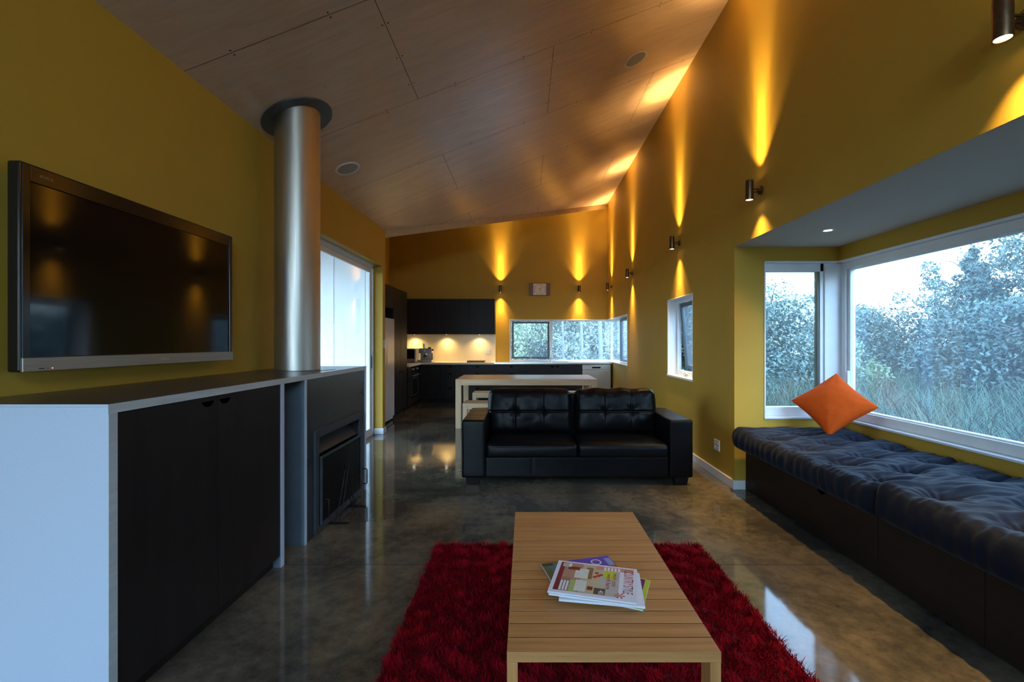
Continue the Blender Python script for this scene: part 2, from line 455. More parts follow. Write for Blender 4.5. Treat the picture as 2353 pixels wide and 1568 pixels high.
# sloping plywood ceiling with sheet joints and screw heads
b = MB()
def cp(x, y, dz=0.0): return (x, y, zc(x) + dz)
poly = [(-2.365, YB - 0.2), (2.1, YB - 0.2), (2.1, 10.878), (XR, 10.72), (XL, 6.87), (-2.365, 6.632)]
n_ = len(poly)
vv = [cp(x, y) for x, y in poly] + [cp(x, y, 0.16) for x, y in poly]
b.add(vv, [tuple(range(n_ - 1, -1, -1)), tuple(range(n_, 2 * n_))] + [(i, (i+1) % n_, n_+(i+1) % n_, n_+i) for i in range(n_)])
def ydiag_x(y): return XL + (y - 6.87) * (XR - XL) / (10.72 - 6.87)
g = 0.0019
rows = [1.645 + 1.175 * k for k in range(-2, 8)]
def strip(x0, y0, x1, y1):
    b.add([cp(x0, y0, -0.0008), cp(x1, y0, -0.0008), cp(x1, y1, -0.0008), cp(x0, y1, -0.0008)], [(0, 1, 2, 3)], 1)
def screw(x, y, r=0.006):
    vv = [cp(x + r * math.cos(t), y + r * math.sin(t), -0.0012) for t in [k * math.pi / 4 for k in range(8)]]
    b.add(vv, [tuple(range(8))], 1)
for k, y in enumerate(rows):
    xa = max(XL, ydiag_x(y)) if y > 6.87 else XL
    if y < 10.6:
        strip(xa, y - g, XR, y + g)
        x = XL + 0.3
        while x < XR:
            if x > xa + 0.05:
                screw(x, y - 0.02); screw(x, y + 0.022)
            x += 0.6
    xs = (-0.94, 1.46) if k % 2 == 1 else (0.25,)
    for xj in xs:
        y1 = min(y + 1.175, 6.87 + (xj - XL) * (10.72 - 6.87) / (XR - XL))
        if y1 > y: 
            strip(xj - g, y, xj + g, y1)
            for q in (0.2, 0.5, 0.8):
                if y + 1.175 * q < y1: screw(xj - 0.02, y + 1.175 * q); screw(xj + 0.02, y + 1.175 * q)
    for x in (-1.5, -0.3, 0.9, 1.7):
        yy = y + 0.59
        if yy < 6.87 + (x - XL) * 0.94: screw(x, yy, 0.004)
struct(b.build('ceiling', [M['ply'], M['gap']], recalc=False))

# fascia along the diagonal edge of the plywood ceiling, and the higher kitchen ceiling behind it
d_ = Vector((XR - XL, 10.72 - 6.87, 0)).normalized(); nrm = Vector((-d_.y, d_.x, 0))
b = MB()
P0 = Vector((XL, 6.87, 0)); P1 = Vector((XR, 10.72, 0))
b.add([P0 + Vector((0,0,zc(XL)-0.10)), P1 + Vector((0,0,zc(XR)-0.10)), P1 + Vector((0,0,KZ)), P0 + Vector((0,0,KZ)),
       P0 + nrm*0.03 + Vector((0,0,zc(XL)-0.10)), P1 + nrm*0.03 + Vector((0,0,zc(XR)-0.10)), P1 + nrm*0.03 + Vector((0,0,KZ)), P0 + nrm*0.03 + Vector((0,0,KZ))],
      [(0,1,2,3),(7,6,5,4),(0,4,5,1),(1,5,6,2),(2,6,7,3),(3,7,4,0)])
struct(b.build('trim_1', M['ply_edge']))
b = MB(); b.box(XK - 0.2, 6.5, KZ, 2.15, YF + 0.2, KZ + 0.15)
struct(b.build('ceiling_kitchen', M['white_paint']))

# left wall: garden door near the camera (outside the frame) and the sliding door beyond the fireplace
DY0, DY1, DZ = 4.42, 6.75, 2.49
GX0, GX1, GZ = -2.0, -0.72, 2.60   # glazed doors behind the camera
b = MB()
zt = zc(XL) + 0.02
b.box(XL - 0.25, YB, 0, XL, DY0, zt)
b.box(XL - 0.25, DY0, DZ, XL, DY1, zt)
b.box(XK - 0.15, DY1, 0, XL, YE, KZ)
struct(b.build('wall_left', M['paint']))
# kitchen side wall
b = MB(); b.box(XK - 0.15, YE, 0, XK, YF + 0.15, KZ)
struct(b.build('wall_kitchen', M['paint']))
# pale outside cladding of the kitchen wing, seen through the sliding door
b = MB()
b.box(XK - 0.2, DY1 - 0.03, -0.3, -2.84, DY1, KZ); b.box(-2.83, DY1 - 0.03, -0.3, XL - 0.25, DY1, KZ)
b.box(-2.845, DY1 - 0.04, -0.3, -2.825, DY1, KZ)
struct(b.build('wall_outside', M['cladding'], bevel=0.003))

b = MB(); b.box(-4.6, 2.6, 2.72, XL - 0.255, DY1 - 0.045, 2.86)
struct(b.build('eave', M['white_paint']), 'pale eave over the paved court outside the sliding door', 'roof')
# far kitchen wall with the left half of the corner window
KWX0, KWZ0, KWZ1, KWY0 = -0.364, 0.912, 1.900, 8.62
b = MB()
b.box(XK - 0.15, YF, 0, KWX0, YF + 0.15, KZ)
b.box(KWX0, YF, KWZ1, XR + T, YF + 0.15, KZ)
b.box(KWX0, YF, 0, XR + T, YF + 0.15, KWZ0)
struct(b.build('wall_far', M['paint']))

# right wall with kitchen window, narrow window and the opening to the bay
NY0, NY1, NZ0, NZ1 = 5.254, 6.186, 0.923, 1.932
b = MB()
b.box(XR, YB, 0, XR + T, BY0, 4.8)
b.box(XR, BY0, BZ, XR + 0.004, BY1, BZ + 0.16); b.box(XR, BY0, BZ + 0.16, XR + T, BY1, 4.8)
b.box(XR, BY1, 0, XR + T, NY0, 4.8)
b.box(XR, NY0, 0, XR + T, NY1, NZ0); b.box(XR, NY0, NZ1, XR + T, NY1, 4.8)
b.box(XR, NY1, 0, XR + T, KWY0, 4.8)
b.box(XR, KWY0, 0, XR + T, YF, KWZ0); b.box(XR, KWY0, KWZ1, XR + T, YF, 4.8)
struct(b.build('wall_right', M['paint']))

# bay walls
WX0, WZ0, WZ1 = 2.208, 0.655, 2.113
b = MB()
b.box(XR + T, BY1, -0.3, WX0, BY1 + 0.15, 2.45)
b.box(WX0, BY1, WZ1, BX + 0.15, BY1 + 0.15, 2.45)
b.box(WX0, BY1, -0.3, BX + 0.15, BY1 + 0.15, WZ0)
b.box(BX, BY0, -0.3, BX + 0.15, BY1, WZ0)
b.box(BX, BY0, WZ1, BX + 0.15, BY1, 2.45)
b.box(BX, BY0 - 0.15, -0.3, BX + 0.15, BY0 + 0.15, 2.45)
b.box(XR + T, BY0 - 0.15, -0.3, BX, BY0, 2.45)
struct(b.build('wall_bay', M['paint']))
b = MB(); b.box(XR + 0.004, BY0, BZ, BX, BY1, BZ + 0.16)
struct(b.build('ceiling_bay', M['bay_paint']))

# wall behind the camera
b = MB()
HX0, HX1, HZ0, HZ1 = -0.35, 1.80, 2.55, 3.45      # unseen high window, added to throw top light on the coffee table
b.box(XL - 0.25, YB - 0.15, 0, GX0, YB, 3.0); b.box(GX0, YB - 0.15, GZ, GX1, YB, 3.0); b.box(GX1, YB - 0.15, 0, HX0, YB, 3.45)
b.box(HX0, YB - 0.15, 0, HX1, YB, HZ0); b.box(HX1, YB - 0.15, 0, XR + T, YB, 3.45)
b.prism([(XL - 0.25, YB, 3.0), (GX1, YB, 3.0), (GX1, YB, 3.45), (XR + T, YB, 3.45), (XR + T, YB, zc(XR + T) + .02), (XL - 0.25, YB, 3.02)], (0, -0.15, 0))
struct(b.build('wall_back', M['paint']))

# baseboards
b = MB()
b.box(XR - 0.016, BY1 - 0.016, 0, XR, 9.9, 0.085); b.box(XR, BY1 - 0.016, 0, 2.03, BY1, 0.085)
struct(b.build('baseboard_right', M['white_trim'], bevel=0.004))
b = MB()
b.box(XL - 0.125, DY1 - 0.016, 0, XL + 0.016, DY1, 0.085); b.box(XL, DY1, 0, XL + 0.016, YE, 0.085)
b.box(XL - 0.2, YE, 0, XL + 0.016, YE + 0.016, 0.085)
struct(b.build('baseboard_left', M['white_trim'], bevel=0.004))
b = MB(); b.box(XL, YB, 0, XL + 0.016, 1.60, 0.085)
struct(b.build('baseboard_near', M['white_trim'], bevel=0.004))

# ------------------------------------------------------------------ windows and doors
def rect_frame(b, axis, a0, a1, z0, z1, d0, d1, t, mi=0, tb=None, tt=None):
    """frame in the plane normal to axis ('x' or 'y'), a = the other horizontal axis, d = depth range"""
    tb = t if tb is None else tb; tt = t if tt is None else tt
    def bx(p0, p1, q0, q1):
        if axis == 'y': b.box(p0, d0, q0, p1, d1, q1, mi)
        else: b.box(d0, p0, q0, d1, p1, q1, mi)
    bx(a0, a0 + t, z0, z1); bx(a1 - t, a1, z0, z1)
    bx(a0 + t, a1 - t, z0, z0 + tb); bx(a0 + t, a1 - t, z1 - tt, z1)

def winder(parent, p, axis):
    b = MB()
    x, y, z = p
    if axis == 'y':
        b.box(x - 0.06, y - 0.03, z - 0.012, x + 0.06, y, z + 0.012); b.cyl((x, y - 0.03, z), (x, y - 0.045, z + 0.05), 0.008, n=10)
        b.tube([(x, y - 0.03, z), (x + 0.1, y - 0.035, z + 0.012), (x + 0.22, y - 0.03, z - 0.01)], 0.006, n=8)
    else:
        b.box(x - 0.035, y - 0.05, z - 0.012, x, y + 0.05, z + 0.012); b.cyl((x - 0.03, y, z), (x - 0.05, y - 0.02, z + 0.045), 0.008, n=10)
        b.tube([(x - 0.03, y, z), (x - 0.045, y - 0.08, z + 0.012), (x - 0.03, y - 0.17, z - 0.01)], 0.008, n=8)
    return b.build('winder', M['alu'], parent, smooth=40)

def wempty(name, loc, label, cat='window'):
    o = bpy.data.objects.new(name, None); o.location = loc; o.empty_display_size = 0.1; col.objects.link(o)
    return struct(o, label, cat)

# kitchen corner window
w1 = wempty('window_1', (0.8, YF + 0.07, KWZ0), 'white framed corner window over the kitchen sink')
XO, YO = XR + 0.115, YF + 0.115     # frame plane
b = MB()
rect_frame(b, 'y', KWX0, XO + 0.02, KWZ0, KWZ1, YF + 0.085, YF + 0.145, 0.035)
b.box(0.583, YF + 0.085, KWZ0, 0.645, YF + 0.145, KWZ1)
# lining of the reveal
b.box(KWX0, YF - 0.004, KWZ0, KWX0 + 0.018, YF + 0.09, KWZ1); b.box(KWX0, YF - 0.004, KWZ1 - 0.018, XR + 0.02, YF + 0.09, KWZ1)
b.box(KWX0, YF - 0.02, KWZ0, XR + 0.02, YF + 0.09, KWZ0 + 0.018)
rect_frame(b, 'x', KWY0, YF + 0.085, KWZ0, KWZ1, XR + 0.085, XR + 0.145, 0.035)
b.box(XR - 0.004, KWY0, KWZ0, XR + 0.09, KWY0 + 0.018, KWZ1); b.box(XR - 0.004, KWY0, KWZ1 - 0.018, XR + 0.09, YF + 0.05, KWZ1)
b.box(XR - 0.02, KWY0, KWZ0, XR + 0.09, YF + 0.05, KWZ0 + 0.018)
b.build('window_frame', M['alu'], w1, bevel=0.003)
b = MB(); rect_frame(b, 'y', KWX0 + 0.045, 0.573, KWZ0 + 0.06, KWZ1 - 0.045, YF + 0.075, YF + 0.125, 0.045)
b.build('sash', M['sash'], w1, bevel=0.003)
b = MB(); rect_frame(b, 'x', KWY0 + 0.04, KWY0 + 1.05, KWZ0 + 0.05, KWZ1 - 0.045, XR + 0.075, XR + 0.125, 0.045)
b.build('sash', M['sash'], w1, bevel=0.003)
for a in ((KWX0 + 0.08, 0.54), (0.64, XO)):
    b = MB(); b.box(a[0], YF + 0.108, KWZ0 + 0.03, a[1], YF + 0.114, KWZ1 - 0.03); b.build('pane', M['kitchenglass'], w1)
for a in ((KWY0 + 0.05, KWY0 + 1.03), (KWY0 + 1.06, YF + 0.085)):
    b = MB(); b.box(XR + 0.108, a[0], KWZ0 + 0.03, XR + 0.114, a[1], KWZ1 - 0.03); b.build('pane', M['kitchenglass'], w1)
winder(w1, (0.13, YF + 0.075, KWZ0 + 0.045), 'y')

# narrow window in the right wall, awning sash pushed open
w2 = wempty('window_2', (XR + 0.1, 5.72, NZ0), 'narrow window with open dark sash in the right wall')
b = MB()
b.box(XR - 0.012, NY0 - 0.0, NZ0 - 0.018, XR + 0.13, NY1, NZ0 + 0.006)
b.box(XR - 0.003, NY0, NZ1 - 0.012, XR + 0.13, NY1, NZ1 + 0.0); b.box(XR - 0.003, NY1 - 0.012, NZ0, XR + 0.13, NY1, NZ1); b.box(XR - 0.003, NY0, NZ0, XR + 0.13, NY0 + 0.012, NZ1)
b.build('window_lining', M['white_trim'], w2, bevel=0.003)
b = MB(); rect_frame(b, 'x', NY0 + 0.012, NY1 - 0.012, NZ0 + 0.006, NZ1 - 0.012, XR + 0.12, XR + 0.175, 0.03, tb=0.06)
b.build('window_frame', M['alu'], w2, bevel=0.003)
b = MB(); hh = NZ1 - NZ0 - 0.13
rect_frame(b, 'x', -0.42, 0.42, -hh, 0, 0.0, 0.04, 0.05)
so = b.build('sash', M['sash'], w2, local=True); so.location = (0.05, 0, NZ1 - 0.05 - NZ0); so.rotation_euler = (0, R(-5), 0)
b = MB(); b.box(0.016, -0.38, -hh + 0.04, 0.022, 0.38, -0.04)
po = b.build('pane', M['glass'], so, local=True)
winder(w2, (XR + 0.12, 5.80, NZ0 + 0.045), 'x')

# bay: far side window
w3 = wempty('window_3', (2.5, BY1 + 0.07, WZ0), 'tall white framed side window of the window seat bay')
b = MB()
b.box(WX0, BY1 - 0.008, WZ0, WX0 + 0.014, BY1 + 0.1, WZ1); b.box(WX0, BY1 - 0.008, WZ1 - 0.014, BX, BY1 + 0.1, WZ1); b.box(WX0, BY1 - 0.012, WZ0 - 0.004, BX, BY1 + 0.1, WZ0 + 0.014)
rect_frame(b, 'y', WX0 + 0.014, BX + 0.1, WZ0 + 0.014, WZ1 - 0.014, BY1 + 0.06, BY1 + 0.13, 0.03, tb=0.085, tt=0.075)
b.box(2.80, BY1 + 0.045, WZ0 + 0.014, BX + 0.13, BY1 + 0.15, WZ1 - 0.014)     # wide corner mullion
b.box(2.765, BY1 + 0.06, WZ0 + 0.014, 2.80, BY1 + 0.12, WZ1 - 0.014)
b.build('window_frame', M['alu'], w3, bevel=0.004)
b = MB(); b.box(2.748, BY1 + 0.07, WZ0 + 0.09, 2.765, BY1 + 0.12, WZ1 - 0.08); b.box(WX0 + 0.04, BY1 + 0.07, WZ0 + 0.09, WX0 + 0.047, BY1 + 0.12, WZ1 - 0.08)
b.build('seal', M['sash'], w3)
b = MB(); b.box(WX0 + 0.03, BY1 + 0.09, WZ0 + 0.08, 2.80, BY1 + 0.096, WZ1 - 0.07); b.build('pane', M['glass'], w3)

# bay: big window
w4 = wempty('window_4', (BX + 0.07, 2.3, WZ0), 'wide picture window along the window seat')
WY0 = BY0 + 0.15
b = MB()
b.box(BX - 0.008, WY0, WZ1 - 0.014, BX + 0.1, BY1, WZ1); b.box(BX - 0.014, WY0, WZ0 - 0.004, BX + 0.1, BY1, WZ0 + 0.014); b.box(BX - 0.008, WY0, WZ0, BX + 0.1, WY0 + 0.014, WZ1)
rect_frame(b, 'x', WY0 + 0.014, BY1 + 0.03, WZ0 + 0.014, WZ1 - 0.014, BX + 0.05, BX + 0.13, 0.05, tb=0.075, tt=0.065)
rect_frame(b, 'x', WY0 + 0.05, BY1 - 0.02, WZ0 + 0.07, WZ1 - 0.06, BX + 0.07, BX + 0.12, 0.035, tb=0.03, tt=0.03)
b.build('window_frame', M['alu'], w4, bevel=0.004)
b = MB(); b.box(BX + 0.092, WY0 + 0.06, WZ0 + 0.09, BX + 0.098, BY1 - 0.04, WZ1 - 0.08); b.build('pane', M['glass'], w4)
b = MB(); b.box(BX + 0.035, BY1 - 0.07, 0.90, BX + 0.06, BY1 - 0.045, 1.10)
b.build('handle', M['alu'], w4, bevel=0.004)

# sliding door beyond the fireplace
d1 = wempty('door_1', (XL - 0.16, 5.6, 0), 'white framed glass sliding door beside the fireplace', 'door')
b = MB()
fx0, fx1 = XL - 0.235, XL - 0.125
b.box(fx0, DY1 - 0.055, 0, fx1, DY1 - 0.016, DZ); b.box(fx0, DY0, 0, fx1, DY0 + 0.05, DZ)
b.box(fx0, DY0, DZ - 0.045, fx1, DY1 - 0.016, DZ); b.box(fx0, DY0, 0, fx1, DY1 - 0.016, 0.018)
b.build('door_frame', M['alu'], d1, bevel=0.003)
for k, (ya, yb, xd) in enumerate(((DY0 + 0.05, DY1 - 0.06, XL - 0.165),)):
    b = MB(); rect_frame(b, 'x', ya, yb, 0.02, DZ - 0.05, xd - 0.016, xd + 0.016, 0.06, tb=0.08)
    lf = b.build('door_leaf', M['alu'], d1, bevel=0.003)
    b = MB(); b.box(xd - 0.003, ya + 0.05, 0.09, xd + 0.003, yb - 0.05, DZ - 0.10); b.build('pane', M['doorglass'], lf)
    if k == 0:
        b = MB(); b.box(xd + 0.016, yb - 0.048, 0.98, xd + 0.030, yb - 0.014, 1.16); b.build('lock', M['sash'], lf, bevel=0.003)
b = MB(); b.box(XL - 0.125, DY0 + 0.01, DZ - 0.012, XL - 0.1, DY1 - 0.016, DZ); b.build('head_strip', M['white_trim'], d1)

# garden door near the camera
d2 = wempty('door_2', (-1.36, YB - 0.08, 0), 'glazed garden doors in the wall behind the camera', 'door')
b = MB(); rect_frame(b, 'y', GX0, GX1, 0, GZ, YB - 0.12, YB - 0.04, 0.05); b.box(-1.39, YB - 0.12, 0.05, -1.33, YB - 0.04, GZ - 0.05)
b.build('door_frame', M['alu'], d2, bevel=0.003)
for a in ((GX0 + 0.05, -1.39), (-1.33, GX1 - 0.05)):
    b = MB(); b.box(a[0], YB - 0.083, 0.05, a[1], YB - 0.077, GZ - 0.05); b.build('pane', M['doorglass'], d2)

w5 = wempty('fill_window', (0.7, YB - 0.08, HZ0), 'unseen high window added behind the camera to light the coffee table')
b = MB(); rect_frame(b, 'y', HX0, HX1, HZ0, HZ1, YB - 0.12, YB - 0.04, 0.04); b.build('window_frame', M['alu'], w5, bevel=0.003)
b = MB(); b.box(HX0 + 0.04, YB - 0.083, HZ0 + 0.04, HX1 - 0.04, YB - 0.077, HZ1 - 0.04); b.build('pane', M['doorglass'], w5)

# ------------------------------------------------------------------ wall lights
wl = thing('wall_light', 'bronze up-and-down wall light left of the clock on the kitchen wall', 'wall light', (-0.58, YF, 2.605), 0, 'up-and-down wall lights')
b = MB(); b.lathe([(0.0001, -0.012), (0.024, -0.012), (0.031, -0.02), (0.031, 0.08), (0.0275, 0.08), (0.0275, -0.005)], n=36)
# body : open tube with a lip at both ends
b = MB(); b.lathe([(0.027, -0.078), (0.031, -0.08), (0.0315, -0.076), (0.0315, 0.076), (0.031, 0.08), (0.027, 0.078), (0.027, -0.078)], (0, -0.098, 0), n=36)
b.build('lamp_body', M['bronze'], wl, smooth=35, local=True)
b = MB(); b.cyl((0, 0, 0), (0, -0.016, 0), 0.036); b.cyl((0, -0.016, 0), (0, -0.03, 0), 0.030, 0.018)
b.build('mounting_plate', M['bronze'], wl, smooth=35, local=True)
b = MB(); b.cyl((0, -0.025, 0.012), (0, -0.07, 0.012), 0.006, n=14); b.cyl((0, -0.025, -0.012), (0, -0.07, -0.012), 0.006, n=14)
b.build('arm', M['bronze'], wl, smooth=35, local=True)
for s in (-1, 1):
    b = MB(); b.cyl((0, -0.098, s * 0.066), (0, -0.098, s * 0.0745), 0.0268)
    b.build('lamp_lens', M['lens'], wl, local=True)
for s in (-1, 1):
    # the upper lamp has the tighter reflector, the lower one only a soft pool
    for wide, en in (((80, SPOT_W), (42, SPOT_W * 2.4), (27, SPOT_W * 6.5)) if s > 0 else ((80, SPOT_W), (46, SPOT_W * 2.6))):
        ld = bpy.data.lights.new('beam', 'SPOT'); ld.energy = en * (1.1 if s > 0 else 0.8); ld.color = WARM
        ld.spot_size = R(wide); ld.spot_blend = 1.0; ld.shadow_soft_size = 0.018
        lo = bpy.data.objects.new('beam', ld); lo.location = (0, -0.098, s * 0.079)
        lo.rotation_euler = (0 if s < 0 else math.pi, 0, 0); lo.parent = wl; col.objects.link(lo)
G = 'up-and-down wall lights'
dup(wl, (1.26, YF, 2.605), 0, 'bronze up-and-down wall light right of the clock on the kitchen wall', G)
for y, l in ((10.17, 'bronze wall light on the right wall nearest the kitchen corner'),
             (8.20, 'bronze wall light on the right wall above the near end of the corner window'),
             (5.70, 'bronze wall light on the right wall above the narrow window'),
             (3.73, 'bronze wall light on the right wall above the far end of the window seat'),
             (1.75, 'bronze wall light nearest the camera, cut by the top right of the picture')):
    dup(wl, (XR, y, 2.605), R(-90), l, G)

# downlight in the bay ceiling
dl = thing('downlight', 'small recessed downlight in the ceiling over the window seat', 'downlight', (2.38, 3.58, BZ))
b = MB(); b.lathe([(0.030, -0.004), (0.042, -0.004), (0.045, 0.0), (0.030, 0.0), (0.030, -0.004)], (2.38, 3.58, BZ), n=36)
b.build('trim_ring', M['white_trim'], dl, smooth=40)
b = MB(); b.cyl((2.38, 3.58, BZ - 0.001), (2.38, 3.58, BZ - 0.003), 0.029); b.build('lamp_lens', M['lensw'], dl)
ld = bpy.data.lights.new('downlight_beam', 'SPOT'); ld.energy = DOWN_W; ld.color = (1, 0.85, 0.62); ld.spot_size = R(120); ld.spot_blend = 1; ld.shadow_soft_size = 0.03
lo = bpy.data.objects.new('downlight_beam', ld); lo.location = (0, 0, -0.008); lo.parent = dl; col.objects.link(lo)

# ceiling speakers
slope = math.atan(0.390)
def ceiling_speaker(x, y, label):
    o = thing('ceiling_speaker', label, 'speaker', (x, y, zc(x)), 0, 'round ceiling speakers')
    o.rotation_euler = (0, -slope, 0)
    b = MB(); b.lathe([(0.104, -0.002), (0.104, -0.007), (0.122, -0.007), (0.126, 0.001), (0.104, 0.001)], n=48); b.build('rim', M['plastic'], o, smooth=40, local=True)
    b = MB(); b.cyl((0, 0, -0.005), (0, 0, 0.001), 0.1045, n=48); b.build('grille', M['speaker'], o, local=True)
ceiling_speaker(1.15, 4.74, 'round white ceiling speaker high up near the right wall')
ceiling_speaker(-1.83, 4.69, 'round white ceiling speaker low down beside the flue')

# ------------------------------------------------------------------ sideboard, fireplace
SX = -1.472; SZ = 1.14
def d_slot(b, c, w_, h_, nx, flip=False, t=0.0015, mi=0):
    """half-moon finger slot on a face; nx = outward direction index: 'x' or 'y-'"""
    pts = [(-w_/2, h_/2), (w_/2, h_/2)]
    for k in range(9):
        t_ = k / 8.0
        if flip: pts.append((w_/2 - w_ * t_, h_/2 - h_ * (1 - (1 - t_) ** 2.5 if t_ < 1 else 1) if False else h_/2 - h_ * min(1, 1.6 * math.sin(math.pi * min(0.5 + t_ * 0.5, 1)) if t_ > 0.4 else 1)))
        else: pts.append((w_/2 - w_ * t_, h_/2 - h_ * (math.sin(math.pi * t_) ** 0.6)))
    if nx == 'x': P = [(c[0], c[1] + a, c[2] + z) for a, z in pts]; ext = (t, 0, 0)
    else: P = [(c[0] + a, c[1], c[2] + z) for a, z in pts]; ext = (0, -t, 0)
    # drop repeated points
    Q = []
    for p in P:
        if not Q or (Vector(p) - Vector(Q[-1])).length > 1e-4: Q.append(p)
    if (Vector(Q[0]) - Vector(Q[-1])).length < 1e-4: Q.pop()
    b.prism(Q, ext, mi)

top = thing('worktop', 'long dark laminate shelf top over the cabinet and fireplace', 'worktop', (-1.8, 2.9, SZ - 0.032))
b = MB(); b.box(XL + 0.006, 1.609, SZ - 0.032, SX - 0.004, 4.213, SZ); b.build('top_board', M['topdark'], top)
b = MB(); b.box(SX - 0.004, 1.609, SZ - 0.033, SX, 4.215, SZ + 0.0005); b.build('front_edge', M['edge'], top)
b = MB(); b.box(XL + 0.006, 1.606, SZ - 0.0075, SX, 1.609, SZ + 0.0005); b.box(XL + 0.006, 1.6065, SZ - 0.033, SX, 1.609, SZ - 0.0083); b.build('end_edge', M['laminate'], top)
zb = SZ - 0.033
cab = thing('sideboard_cabinet', 'black two-door cabinet with pale end panel under the television', 'cabinet', (-1.8, 2.2, 0))
b = MB(); b.box(XL + 0.006, 1.609, 0, SX - 0.003, 1.644, zb); b.build('end_panel', M['laminate'], cab)
b = MB(); b.box(SX - 0.003, 1.609, 0, SX, 1.644, zb); b.build('end_panel_edge', M['edge'], cab)
b = MB(); b.box(XL + 0.006, 2.745, 0, SX - 0.003, 2.781, zb); b.build('divider', M['greyside'], cab)
b = MB(); b.box(SX - 0.003, 2.745, 0, SX, 2.781, zb); b.build('divider_edge', M['laminate'], cab)
b = MB(); b.box(XL + 0.006, 1.644, 0.07, SX - 0.03, 2.745, zb); b.box(XL + 0.006, 1.644, 0, SX - 0.05, 2.745, 0.07); b.build('carcass', M['blackdoor'], cab)
for ya, yb, yh in ((1.646, 2.1865, 2.12), (2.1895, 2.743, 2.24)):
    b = MB(); b.box(SX - 0.028, ya, 0.072, SX - 0.006, yb, zb - 0.003); dr = b.build('door', M['blackdoor'], cab, bevel=0.001)
    b = MB(); d_slot(b, (SX - 0.006, yh, 1.072), 0.082, 0.026, 'x'); b.build('finger_slot', M['slot'], dr)

fp = thing('fireplace', 'dark steel fireplace surround with sunken firebox below the flue', 'fireplace', (-1.8, 3.63, 0))
b = MB(); b.box(XL + 0.006, 3.045, 0, SX - 0.003, 3.068, zb); b.build('side_panel', M['greyside'], fp)
b = MB(); b.box(SX - 0.003, 3.042, 0, SX, 3.070, zb); b.build('side_panel_edge', M['laminate'], fp)
b = MB(); b.box(XL + 0.006, 4.19, 0, SX, 4.213, zb); b.build('far_panel', M['laminate'], fp)
FY0, FY1, FZ0, FZ1 = 3.175, 4.084, 0.015, 0.74
b = MB()
sx0, sx1 = SX - 0.02, SX - 0.008
b.box(sx0, 3.070, 0, sx1, FY0 + 0.02, zb); b.box(sx0, FY1 - 0.02, 0, sx1, 4.19, zb); b.box(sx0, FY0 + 0.02, FZ1 - 0.02, sx1, FY1 - 0.02, zb); b.box(sx0, FY0 + .02, 0, sx1, FY1 - .02, 0.03)
b.build('surround', M['steelsheet'], fp)
b = MB(); rect_frame(b, 'x', FY0, FY1, FZ0, FZ1, SX - 0.008, SX + 0.012, 0.055, tb=0.04); b.build('firebox_frame', M['cast'], fp, bevel=0.002)
b = MB()
xb = XL + 0.12
b.add([(SX - 0.02, FY0 + 0.05, 0.05), (SX - 0.02, FY1 - 0.05, 0.05), (SX - 0.02, FY1 - 0.05, 0.69), (SX - 0.02, FY0 + 0.05, 0.69),
       (xb, FY0 + 0.12, 0.05), (xb, FY1 - 0.12, 0.05), (xb, FY1 - 0.12, 0.69), (xb, FY0 + 0.12, 0.69)],
      [(0, 1, 5, 4), (4, 5, 6, 7), (0, 4, 7, 3), (1, 2, 6, 5), (3, 7, 6, 2)])
b.build('firebox', M['soot'], fp, recalc=False)
b = MB(); b.add([(SX - 0.012, FY0 + .052, 0.56), (SX - 0.012, FY1 - .052, 0.56), (SX - 0.17, FY1 - .062, 0.70), (SX - 0.17, FY0 + .062, 0.70)], [(0, 1, 2, 3)])
b.prism([(SX - 0.012, FY0 + .052, 0.555), (SX - 0.17, FY0 + .062, 0.686), (SX - 0.17, FY0 + .062, 0.694), (SX - 0.012, FY0 + .052, 0.563)], (0, FY1 - FY0 - 0.114, 0))
b.build('baffle_plate', M['cast'], fp)

sc = thing('fire_screen', 'black mesh fire screen with two loop handles in the fireplace opening', 'fire screen', (SX + 0.02, 3.63, 0.055))
b = MB(); rect_frame(b, 'x', FY0 + 0.06, FY1 - 0.055, 0.057, 0.548, SX + 0.0125, SX + 0.026, 0.018); b.build('screen_frame', M['cast'], sc, bevel=0.002)
b = MB()
y = FY0 + 0.078; k = 0
while y < FY1 - 0.075:
    b.box(SX + 0.017, y, 0.07, SX + 0.0185, y + 0.003, 0.54); y += 0.0085
z = 0.08
while z < 0.54:
    b.box(SX + 0.0186, FY0 + 0.07, z, SX + 0.020, FY1 - 0.07, z + 0.003); z += 0.0085
b.build('mesh', M['iron'], sc)
for yh, zh in ((3.262, 0.17), (4.045, 0.17)):
    b = MB(); x0 = SX + 0.024
    b.tube([(x0, yh, zh + 0.066), (x0 + 0.034, yh, zh + 0.066), (x0 + 0.042, yh, zh + 0.058), (x0 + 0.042, yh, zh - 0.058), (x0 + 0.034, yh, zh - 0.066), (x0, yh, zh - 0.066)], 0.005, n=10)
    b.build('handle', M['iron'], sc, smooth=60)

fi = thing('fire_iron_stand', 'black wrought iron A-shaped stand on the floor before the fireplace', 'fireplace stand', (-1.40, 3.59, 0))
for s, yb in ((1, 3.41), (-1, 3.763)):
    b = MB(); b.box(-1.487, yb - 0.012, 0, -1.325, yb + 0.012, 0.007); b.build('base_bar', M['iron'], fi)
    for xr in (-1.428, -1.398):
        b = MB(); pts = []
        yt = 3.60 + s * 0.012
        for k in range(13):
            t = k / 12
            pts.append((xr + (0.004 if xr < -1.41 else -0.004) * t, yb + (yt - yb) * (t ** 0.72), 0.006 + 0.375 * t))
        # scroll eye at the top
        cx, cy, cz = pts[-1]
        for k in range(1, 12):
            a = k / 11 * 2 * math.pi * 0.92
            pts.append((cx, cy + s * 0.016 * (1 - math.cos(a)), cz + 0.024 * math.sin(a) + 0.006 * k / 11))
        b.tube(pts, 0.0042, n=8); b.build('rod', M['iron'], fi, smooth=60)

